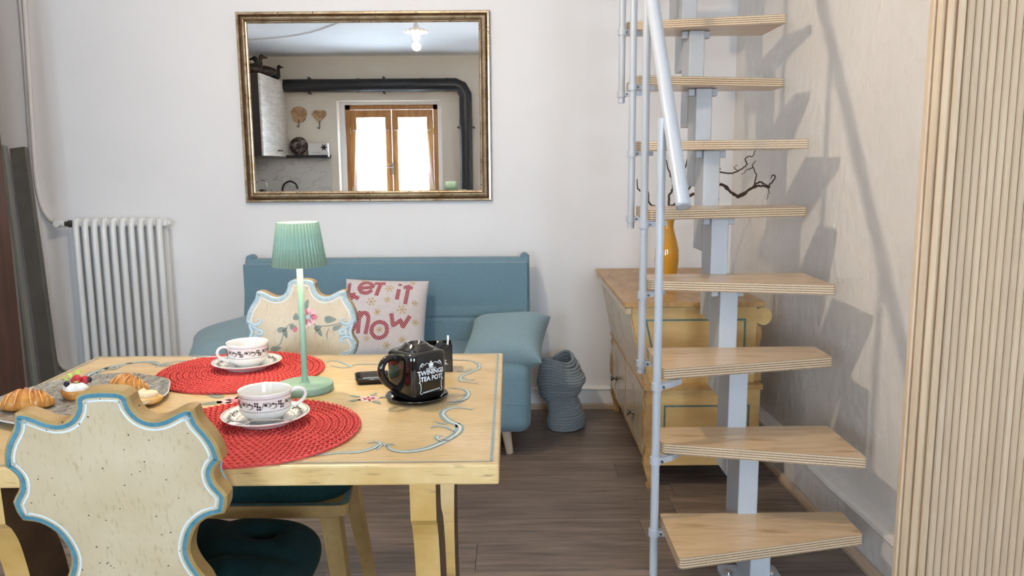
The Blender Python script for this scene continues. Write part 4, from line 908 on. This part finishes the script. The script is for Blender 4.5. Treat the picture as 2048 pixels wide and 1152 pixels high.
t = thing('cream_pastry', 'small flaky pastry topped with a pale cream swirl at platter edge', 'pastry', (-.765, 1.628, PZ+.001), R(25))
obj('crust', MB().lathe([(.0005, 0), (.024, 0), (.028, .006), (.026, .013), (.0005, .014)], 28, fn=lambda r, z, a: (r*(1+.18*cos(2*a)+.05*cos(7*a)), z)), M['crust_pale'], t)
obj('cream_swirl', MB().tube(crom([(-.018, .004, .016), (-.006, .012, .017), (.012, .008, .017), (.019, -.002, .017), (.006, -.009, .018), (-.008, -.004, .021), (.003, .003, .025)], 5), [.006]+[.0075]*29+[.003], 10), M['butter'], t)

# ------------------------------------------------------------------ chest, vase and branches
ch = thing('painted_chest', 'honey coloured painted dough chest with drawers beneath the staircase', 'chest', (.74, 3.5, 0))
CY0, CY1 = 2.99, 4.02; BX0, BX1 = .522, .955
obj('lower_body', MB().box(BX0, BX1, CY0, CY1, .092, .398, bev=.003), M['chest'], ch, world=True)
obj('ledge', MB().prism([(BX0-.016, .398), (BX1+.004, .398), (BX1+.004, .418), (BX0-.010, .418), (BX0-.018, .408)], CY0-.014, CY1, 'y'), M['chest_dark'], ch, world=True)
obj('upper_body', MB().prism([(.512, .418), (.935, .418), (.935, .716), (.452, .716)], CY0+.02, CY1-.01, 'y'), M['chest'], ch, world=True)
obj('front_board', MB().prism([(.506, .418), (.5115, .418), (.4515, .716), (.446, .716)], CY0+.03, CY1-.02, 'y'), M['chest_front'], ch, world=True)
obj('lid', MB().box(.428, .962, CY0+.0, CY1, .7165, .736, bev=.003), M['chest_dark'], ch, world=True)
obj('lid_cleat', MB().box(.432, .456, CY0+.002, CY1-.01, .690, .7163, bev=.003), M['chest_front'], ch, world=True)
def on_lid(x, y): return (x, y, .7367)
for pts in ([(.50, 3.9), (.46, 3.75), (.50, 3.62), (.58, 3.66), (.56, 3.8)], [(.50, 3.55), (.47, 3.42), (.54, 3.35), (.62, 3.45)], [(.55, 3.15), (.66, 3.22), (.80, 3.15), (.90, 3.2)]): obj('painted_scroll', MB().ribbon(pts, .004, on_lid), M['leaf_paint'], ch, world=True)
def end_line(poly, y, wd, name):
    c = (sum(p[0] for p in poly)/4, sum(p[1] for p in poly)/4); mb = MB(); n = len(poly)
    _s = 1 if sum(poly[i][0]*poly[(i+1) % n][1]-poly[(i+1) % n][0]*poly[i][1] for i in range(n)) < 0 else -1
    q = inset(poly, _s*wd); mb.add([(p[0], y, p[1]) for p in poly]+[(p[0], y, p[1]) for p in q], [(i, (i+1) % n, n+(i+1) % n, n+i) for i in range(n)]); return obj(name, mb, M['teal_line'], ch, world=True)
end_line([(.555, .462), (.895, .462), (.895, .668), (.510, .668)], CY0+.0193, .007, 'painted_line')
end_line([(.585, .135), (.915, .135), (.915, .335), (.585, .335)], CY0-.0007, .007, 'painted_line')
for y0_, y1_, lab in ((3.03, 3.50, 0), (3.52, 3.99, 1)):
    d_ = obj('drawer', MB().box(BX0-.010, BX0-.0005, y0_, y1_, .128, .385, bev=.003), M['chest_front'], ch, world=True)
    yc = 3.257 if not lab else 3.80
    kn = MB().tube([(BX0-.010, yc, .225), (BX0-.022, yc, .225), (BX0-.026, yc, .225), (BX0-.036, yc, .225), (BX0-.040, yc, .225)], [.012, .0045, .005, .014, .008], 16)
    obj('knob', kn, M['metal_dark'], d_, world=True)
    sf = lambda a, b: (BX0-.0107, a, b)
    for dx_, dz_ in ((.05, -.04), (-.06, -.05), (.02, .07), (-.03, .06)): obj('painted_scroll', MB().ribbon([(yc, .225+dz_*.3), (yc+dx_, .225+dz_), (yc+dx_*1.2, .225+dz_*1.7), (yc+dx_*.7, .225+dz_*1.5)], .005, sf), M['leaf_paint'], ch, world=True)
# shaped corner posts and bracket feet
for yc in (CY0, CY1-.03):
    obj('corner_post', MB().prism([(BX0-.012, .092), (BX0+.020, .092), (BX0+.020, .398), (BX0-.006, .398), (BX0-.014, .36), (BX0-.004, .33), (BX0-.016, .29), (BX0-.016, .20), (BX0-.004, .17), (BX0-.012, .13)], yc-.006, yc+.03, 'y'), M['chest_dark'], ch, world=True)
    for xa, xb in ((BX0-.012, BX0+.045), (BX1-.045, BX1+.004)):
        m_ = (xa+xb)/2; obj('foot', MB().prism([(m_-.012, 0), (m_+.012, 0), (m_+.016, .012), (m_+.008, .02), (xb, .0915), (xa, .0915), (m_-.008, .02), (m_-.016, .012)], yc, yc+.028, 'y'), M['chest_dark'], ch, world=True)
obj('upper_moulding', MB().prism([(.508, .418), (.530, .418), (.500, .50), (.489, .50)], CY0+.005, CY0+.032, 'y'), M['chest_dark'], ch, world=True)
vol = [(.9355, .70), (.955, .705)]+[(.968+.032*cos(t), .672+.034*sin(t)) for t in [pi*.5-pi*1.25*i/10 for i in range(11)]]+[(.945, .632), (.9355, .64)]
obj('volute', MB().prism(vol, CY0+.04, CY0+.075, 'y'), M['chest'], ch, world=True)
obj('volute_bracket', MB().prism([(.9355, .64), (.962, .63), (.966, .60), (.958, .56), (.962, .50), (.970, .4185), (.9355, .4185)], CY0+.045, CY0+.07, 'y'), M['chest_dark'], ch, world=True)
VX, VY, VZ = .692, 3.55, .7368
va = thing('amber_vase', 'amber glass bottle vase standing on the painted chest', 'vase', (VX, VY, VZ))
obj('glass', MB().lathe([(.0005, .002), (.030, .0), (.038, .004), (.046, .03), (.054, .09), (.053, .14), (.044, .18), (.034, .215), (.028, .24), (.029, .262), (.034, .275), (.031, .275), (.025, .24), (.031, .215), (.041, .18), (.050, .14), (.051, .09), (.043, .03), (.035, .008), (.0005, .006)], 40), M['amber'], va)
br = thing('corkscrew_branches', 'dark twisted bare branches arching out of the amber vase', 'branches', (VX, VY, VZ+.01))
rb = random.Random(11)
def tw(pts, r0, r1, name='branch'):
    P = crom([(x, y, z) for x, y, z in pts], 6); n = len(P); P = [(x+rb.uniform(-.003, .003), y+rb.uniform(-.003, .003), z+rb.uniform(-.003, .003)) for x, y, z in P]
    return obj(name, MB().tube(P, [r0+(r1-r0)*i/(n-1) for i in range(n)], 7), M['twig'], br, world=True)
Y = VY
tw([(.69, Y, .78), (.69, Y, .95), (.70, Y+.01, 1.02), (.705, Y, 1.06), (.74, Y, 1.085), (.80, Y-.01, 1.12), (.86, Y-.02, 1.155), (.93, Y-.02, 1.16), (.97, Y-.02, 1.125), (1.0, Y-.02, 1.115), (1.04, Y-.03, 1.14), (1.075, Y-.03, 1.155), (1.10, Y-.03, 1.155), (1.13, Y-.03, 1.15)], .0085, .004)
# the long bough ends short of the right wall, so its curls stay clear of the plaster
tw([(.93, Y-.02, 1.16), (.97, Y-.04, 1.12), (.99, Y-.06, 1.11), (1.03, Y-.10, 1.15), (1.055, Y-.14, 1.175), (1.07, Y-.18, 1.16), (1.085, Y-.20, 1.18), (1.09, Y-.21, 1.20), (1.08, Y-.21, 1.205), (1.078, Y-.2, 1.19)], .005, .0018)
tw([(.70, Y, 1.03), (.70, Y+.02, 1.10), (.72, Y+.03, 1.16), (.70, Y+.02, 1.22), (.68, Y, 1.27)], .006, .002)
tw([(.69, Y, 1.0), (.665, Y, 1.05), (.63, Y, 1.07), (.60, Y+.01, 1.10), (.575, Y+.01, 1.135), (.56, Y, 1.15), (.555, Y, 1.19)], .006, .0022)
tw([(.61, Y+.01, 1.09), (.60, Y, 1.16), (.585, Y, 1.165), (.60, Y, 1.15)], .003, .0015)
tw([(.75, Y, 1.09), (.80, Y-.02, 1.17), (.84, Y-.03, 1.215), (.90, Y-.05, 1.215), (.95, Y-.06, 1.21), (.985, Y-.07, 1.225), (1.01, Y-.08, 1.25), (1.005, Y-.08, 1.275), (1.03, Y-.09, 1.285), (1.04, Y-.10, 1.31)], .0045, .0016)
tw([(.74, Y, 1.085), (.76, Y+.02, 1.20), (.80, Y+.03, 1.33), (.84, Y+.04, 1.36), (.87, Y+.03, 1.335)], .004, .0016)
tw([(.86, Y-.02, 1.155), (.885, Y-.02, 1.13), (.91, Y-.02, 1.10), (.885, Y-.03, 1.085), (.86, Y-.03, 1.10)], .003, .0014)
tw([(.98, Y-.07, 1.222), (.96, Y-.06, 1.235), (.975, Y-.07, 1.245)], .002, .001, 'twig')
tw([(1.035, Y-.10, 1.15), (1.04, Y-.12, 1.20), (1.025, Y-.12, 1.245), (1.035, Y-.12, 1.265)], .003, .0014, 'twig')
tw([(1.07, Y-.18, 1.16), (1.075, Y-.19, 1.13), (1.065, Y-.19, 1.105)], .002, .001, 'twig')
tw([(.82, Y-.03, 1.2), (.86, Y-.04, 1.19), (.89, Y-.04, 1.165), (.91, Y-.04, 1.175)], .0025, .001, 'twig')
tw([(.90, Y-.05, 1.215), (.905, Y-.05, 1.235), (.89, Y-.05, 1.23)], .002, .001, 'twig')
tw([(1.025, Y-.12, 1.235), (1.0, Y-.13, 1.225), (.975, Y-.13, 1.205)], .0022, .001, 'twig')

# ------------------------------------------------------------------ left edge: wardrobe and leaning boards
wd_ = thing('wardrobe', 'dark brown wooden wardrobe at the left edge of the room', 'wardrobe', (-2.57, 3.1, 0))
obj('carcass', MB().box(-2.985, -2.165, 2.72, 3.49, .08, 2.22, bev=.006), M['brown_wood'], wd_, world=True)
obj('plinth', MB().box(-2.985, -2.18, 2.735, 3.475, 0, .0795), M['brown_wood'], wd_, world=True)
obj('cornice', MB().box(-2.998, -2.135, 2.69, 3.52, 2.2205, 2.27, bev=.012), M['brown_wood'], wd_, world=True)
for a, b in ((-2.97, -2.58), (-2.57, -2.18)):
    d_ = obj('door', MB().box(a, b, 2.70, 2.7195, .12, 2.18, bev=.004), M['brown_wood'], wd_, world=True)
    xk = b-.04 if a < -2.9 else a+.04; obj('knob', MB().cyl((xk, 2.70, 1.1), (xk, 2.675, 1.1), .012, .016, n=14), M['brass'], d_, world=True)
def board(b0, t0_, w_, th, m, label):
    b0, t0_ = Vector(b0), Vector(t0_); up_ = (t0_-b0); L_ = up_.length; up_.normalize(); xa = Vector((1, 0, 0)); xa = (xa-up_*xa.dot(up_)).normalized(); ya = up_.cross(xa)
    o = obj('leaning_board', MB().box(-w_/2, w_/2, -th/2, th/2, 0, L_, bev=.003), m)
    o.matrix_world = Matrix(((xa.x, ya.x, up_.x, b0.x), (xa.y, ya.y, up_.y, b0.y), (xa.z, ya.z, up_.z, b0.z), (0, 0, 0, 1)))
    return tag(o, label, 'board', 'boards leaning beside the wardrobe')
board((-2.225, 3.80, .004), (-2.392, 3.985, 1.355), .075, .03, M['grey_board'], 'dark grey-green board leaning between wardrobe and heating pipe')
board((-2.292, 3.775, .004), (-2.445, 3.955, 1.365), .02, .035, M['grey_board_edge'], 'narrow pale grey-green batten leaning right against the wardrobe')

# ------------------------------------------------------------------ behind the camera, seen in the mirror
cb = thing('kitchen_cabinet', 'dark wall cabinet with whitewashed oak door, reflected in the mirror', 'cabinet', (-2.83, -1.05, 1.375))
obj('carcass', MB().box(-2.999, -2.632, -1.56, -.59, 1.375, 2.235, bev=.002), M['cab_dark'], cb, world=True)
d_ = obj('door', MB().box(-2.6315, -2.611, -1.555, -.592, 1.378, 2.233, bev=.002), M['cab_door'], cb, world=True)
obj('handle', MB().box(-2.6105, -2.592, -1.28, -1.12, 1.435, 1.447, bev=.002), M['black_metal'], d_, world=True)
def duck(loc, rz, s_, m1, m2, label):
    t = thing('duck_figure', label, 'figurine', loc, rz, 'carved ducks on the kitchen cabinet')
    P = [(-.13, .045, .012), (-.10, .05, .03), (-.05, .05, .05), (0, .05, .058), (.05, .052, .052), (.085, .06, .034), (.10, .065, .012)]
    mb = MB().tube([(x*s_, 0, z*s_+.012*s_) for x, z, r in P], [r*s_ for x, z, r in P], 18); mb.v = [(v[0], v[1], max(0, v[2])) for v in mb.v]; obj('body', mb, m1, t)
    h = obj('head', MB().tube([(q[0]*s_, 0, q[1]*s_) for q in ((.07, .08), (.08, .12), (.078, .155), (.085, .18), (.10, .19), (.115, .188))], [q*s_ for q in (.03, .022, .019, .028, .027, .012)], 14), m2, t)
    obj('bill', MB().tube([(.112*s_, 0, .185*s_), (.135*s_, 0, .178*s_), (.155*s_, 0, .176*s_)], [.013*s_, .010*s_, .007*s_], 10), M['brass'] if False else m2, t)
    return t
duck((-2.735, -.78, 2.2355), R(-15), 1.0, M['duck'], M['duck'], 'brown carved duck, nearest of three on kitchen cabinet in mirror')
duck((-2.70, -1.08, 2.2355), R(160), 1.08, M['duck'], M['duck_dark'], 'dark carved duck with raised head, middle one on kitchen cabinet')
duck((-2.70, -1.42, 2.2355), R(15), .82, M['duck_dark'], M['duck_dark'], 'small black carved duck, last on kitchen cabinet near flue pipe')
PYR = YR+.095
fp = thing('flue_pipe', 'black stove flue pipe with elbow running above window in mirror', 'pipe', (-.51, PYR, .9))
PRr = .074
obj('horizontal_pipe', MB().cyl((-2.608, PYR, 2.187), (-.70, PYR, 2.187), PRr, n=28), M['black_metal'], fp, world=True)
obj('elbow', MB().tube([(-.70, PYR, 2.187), (-.63, PYR, 2.187), (-.555, PYR, 2.155), (-.51, PYR, 2.07), (-.51, PYR, 2.0)], PRr*1.02, 28), M['black_metal'], fp, world=True)
obj('vertical_pipe', MB().cyl((-.51, PYR, .88), (-.51, PYR, 2.0), PRr, n=28), M['black_metal'], fp, world=True)
for x in (-1.0, -.72, -1.75): obj('joint_ring', MB().cyl((x-.02, PYR, 2.187), (x+.02, PYR, 2.187), PRr+.003, n=28), M['black_metal'], fp, world=True)
obj('joint_ring', MB().cyl((-.51, PYR, 1.72), (-.51, PYR, 1.80), PRr+.003, n=28), M['black_metal'], fp, world=True)
for x in (-2.32, -1.455):
    obj('clamp', MB().cyl((x-.01, PYR, 2.187), (x+.01, PYR, 2.187), PRr+.005, n=28).cyl((x, PYR-.09, 2.275), (x, PYR+.02, 2.275), .010, n=12).cyl((x, PYR-.09, 2.10), (x, PYR+.02, 2.10), .010, n=12), M['black_metal'], fp, world=True)
obj('clamp', MB().cyl((-.51, PYR, 1.69), (-.51, PYR, 1.71), PRr+.005, n=28).cyl((-.60, PYR-.09, 1.70), (-.60, PYR+.02, 1.70), .012, n=12).cyl((-.42, PYR-.09, 1.70), (-.42, PYR+.02, 1.70), .012, n=12), M['black_metal'], fp, world=True)
sv = thing('stove', 'black wood stove below the flue pipe behind the camera', 'stove', (-.51, -1.38, 0))
obj('body', MB().box(-.73, -.29, -1.585, -1.18, .06, .86, bev=.015), M['black_metal'], sv, world=True)
obj('top_plate', MB().box(-.75, -.27, -1.595, -1.16, .8605, .88, bev=.005), M['black_metal'], sv, world=True)
obj('door', MB().box(-.68, -.34, -1.1795, -1.16, .30, .74, bev=.006), M['cab_dark'], sv, world=True)
for x in (-.70, -.32):
    for y in (-1.55, -1.21): obj('foot', MB().cyl((x, y, 0), (x, y, .06), .02, n=12), M['black_metal'], sv, world=True)
t = thing('reflection_standin', 'pale stand-in for the lampshade reflection, set on the stove', 'reflection_standin', (-.56, -1.30, .8805)); obj('body', MB().lathe([(.0005, 0), (.055, 0), (.057, .004), (.057, .085), (.0005, .086)], 28), M['counter'], t); obj('lid', MB().lathe([(.0005, .0862), (.059, .0862), (.059, .098), (.05, .104), (.0005, .105)], 28), M['beech'], t)  # stands in for the pale lampshade reflection low in the mirror
def slice_hook(x, z, heart, label):
    t = thing('wall_hook', label, 'hook', (x, YR, z), group='wooden slice hooks on the rear wall')
    if heart: P = [(.085*(.92*math.sin(a)**3), .085*(.76*cos(a)-.30*cos(2*a)-.12*cos(3*a)-.05*cos(4*a))+.01) for a in [2*pi*i/36 for i in range(36)]]
    else: P = [((.088+.006*sin(3*a)+.003*sin(7*a))*cos(a), (.098+.006*cos(2*a))*sin(a)) for a in [2*pi*i/36 for i in range(36)]]
    o = obj('slice', MB().prism(P, .001, .022, 'y', 0, 1), [M['slice'], M['duck']], t)
    obj('hook', MB().tube(crom([(0, .024, -.06), (0, .026, -.11), (0, .035, -.14), (-.01, .055, -.145), (-.015, .06, -.125)], 4), .005, 8), M['metal_dark'], t)
slice_hook(-2.475, 1.865, False, 'round wooden slice hook on the rear wall, nearer the cabinet')
slice_hook(-2.232, 1.845, True, 'heart shaped wooden hook on the rear wall left of window')
sh = thing('wall_shelf', 'slim black wall shelf on the rear wall below wooden hooks', 'shelf', (-2.4, -1.5, 1.375)); obj('board', MB().box(-2.608, -2.115, -1.599, -1.44, 1.362, 1.392, bev=.002), M['black_metal'], sh, world=True); obj('end_stop', MB().cyl((-2.118, -1.45, 1.37), (-2.118, -1.45, 1.43), .012, n=12), M['chrome'], sh, world=True)
pd = thing('display_plate', 'dark round patterned plate standing on the black shelf', 'plate', (-2.475, -1.53, 1.3925)); mb = MB().lathe([(.0005, .004), (.06, .004), (.105, .014), (.106, .017), (.06, .009), (.0005, .009)], 40); mb.xf(Matrix.Translation((0, 0, .106)) @ Matrix.Rotation(R(-80), 4, 'X')); obj('dish', mb, M['plate_dark'], pd); obj('easel', MB().tube([(-.04, -.03, .004), (-.04, .035, .004), (-.04, .04, .02)], .004, 6).tube([(.04, -.03, .004), (.04, .035, .004), (.04, .04, .02)], .004, 6), M['black_metal'], pd)
cdx = thing('white_card', 'small white box with black leaf emblem on the black shelf', 'box', (-2.245, -1.52, 1.3925)); obj('body', MB().box(-.115, .115, -.03, .03, 0, .135, bev=.002), M['paper'], cdx)
mb = MB(); sf = lambda x, z: (x, .0306, z)
for i in range(6): a = i*pi/3; mb.blob(-(.07)*-1+.022*cos(a), .088+.022*sin(a), .022, .008, a, sf, leaf=True)
obj('emblem', mb, M['cup_black'], cdx); obj('printed_line', MB().ribbon([(-.08, .03), (.03, .03)], .004, sf, taper=False, smooth=False), M['cup_grey'], cdx)
kc = thing('kitchen_counter', 'pale kitchen counter along rear wall below the marble splashback', 'counter', (-2.55, -1.3, 0))
obj('carcass', MB().box(-2.998, -2.12, -1.59, -1.02, .08, .865), M['cab_dark'], kc, world=True); obj('worktop', MB().box(-2.998, -2.10, -1.598, -1.0, .866, .90, bev=.003), M['counter'], kc, world=True); obj('plinth', MB().box(-2.998, -2.14, -1.57, -1.06, 0, .0795), M['cab_dark'], kc, world=True)
for a, b in ((-2.99, -2.565), (-2.555, -2.125)):
    d_ = obj('door', MB().box(a, b, -1.0195, -1.002, .09, .855, bev=.002), M['cab_door'], kc, world=True); obj('handle', MB().cyl((a+.1, -.985, .80), (b-.1, -.985, .80), .006, n=10).cyl((a+.12, -1.003, .80), (a+.12, -.985, .80), .004, n=8).cyl((b-.12, -1.003, .80), (b-.12, -.985, .80), .004, n=8), M['black_metal'], d_, world=True)
o = obj('splashback', MB().box(-2.998, -2.118, -1.5985, -1.586, .9005, 1.358, bev=.001), M['marble']); tag(base(o, (-2.55, -1.59, .9)), 'white marble splashback with grey veins under the black shelf', 'splashback')
fa = thing('kitchen_faucet', 'black arched kitchen faucet before the marble splashback', 'faucet', (-2.68, -1.48, .9005)); obj('body', MB().cyl((0, 0, 0), (0, 0, .02), .026, n=20).tube(crom([(0, 0, .02), (0, 0, .10), (.03, .01, .16), (.10, .03, .19), (.17, .05, .16), (.195, .06, .10)], 6), .011, 12), M['black_metal'], fa); obj('lever', MB().cyl((-.005, .02, .05), (-.06, .04, .075), .007, n=10), M['black_metal'], fa)
kt = thing('kettle', 'steel kettle with upright handle on the kitchen counter', 'kettle', (-2.86, -1.25, .9005)); obj('body', MB().lathe([(.0005, 0), (.07, 0), (.085, .01), (.08, .06), (.055, .10), (.0005, .108)], 32), M['chrome'], kt); obj('handle', MB().tube(crom([(-.06, 0, .09), (-.065, 0, .16), (-.03, 0, .20), (.03, 0, .20), (.065, 0, .16), (.06, 0, .09)], 6), .010, 10), M['chrome'], kt); obj('spout', MB().tube([(.07, .02, .05), (.11, .03, .085), (.125, .035, .10)], [.018, .012, .010], 12), M['chrome'], kt)
# ceiling lamp over the table
CLX, CLY, CLZ = -.668, 2.06, 2.18
cl = thing('ceiling_lamp', 'small white scalloped glass ceiling lamp with lit bulb in mirror', 'lamp', (CLX, CLY, ZC))
z_ = CLZ-ZC
obj('ceiling_rose', MB().lathe([(.0005, 0), (.045, 0), (.043, -.015), (.02, -.03), (.0005, -.031)], 28), M['brass'], cl)
obj('stem', MB().cyl((0, 0, -.03), (0, 0, z_+.075), .006, n=12), M['brass'], cl)
obj('socket', MB().lathe([(.006, z_+.10), (.018, z_+.085), (.021, z_+.05), (.018, z_+.030), (.0005, z_+.030)], 20), M['print_white'], cl)
def scal(r, z, a): return (r*(1+.045*max(0, (r-.05)/.035)*cos(14*a)), z+.006*max(0, (r-.05)/.035)*cos(14*a))
obj('shade', MB().lathe([(.020, z_+.060), (.045, z_+.052), (.070, z_+.040), (.085, z_+.028), (.084, z_+.026), (.069, z_+.037), (.045, z_+.049), (.020, z_+.057)], 112, fn=scal, closed=True), M['opal'], cl)
obj('bulb', MB().lathe([(.0005, z_-.035), (.014, z_-.031), (.024, z_-.018), (.027, z_-.003), (.022, z_+.012), (.013, z_+.030), (.0005, z_+.031)], 24), M['bulb'], cl)
pl_ = bpy.data.lights.new('bulb_light', 'POINT'); pl_.energy = BULB_W; pl_.color = (1, .84, .64); pl_.shadow_soft_size = .03
po = bpy.data.objects.new('bulb_light', pl_); COL.objects.link(po); po.parent = cl; po.location = (0, 0, z_-.07)
pts = [(-2.9, -.4, ZC-.008), (-1.9, .1, ZC-.007), (-.75, 1.9, ZC-.007), (CLX+.02, CLY-.03, ZC-.007)]
o = obj('ceiling_cable', MB().tube(crom(pts, 8), .005, 8), M['pipe_paint']); tag(base(o, (-1.9, .1, ZC-.007)), 'thin cable clipped along ceiling to the lamp, in mirror', 'cable')
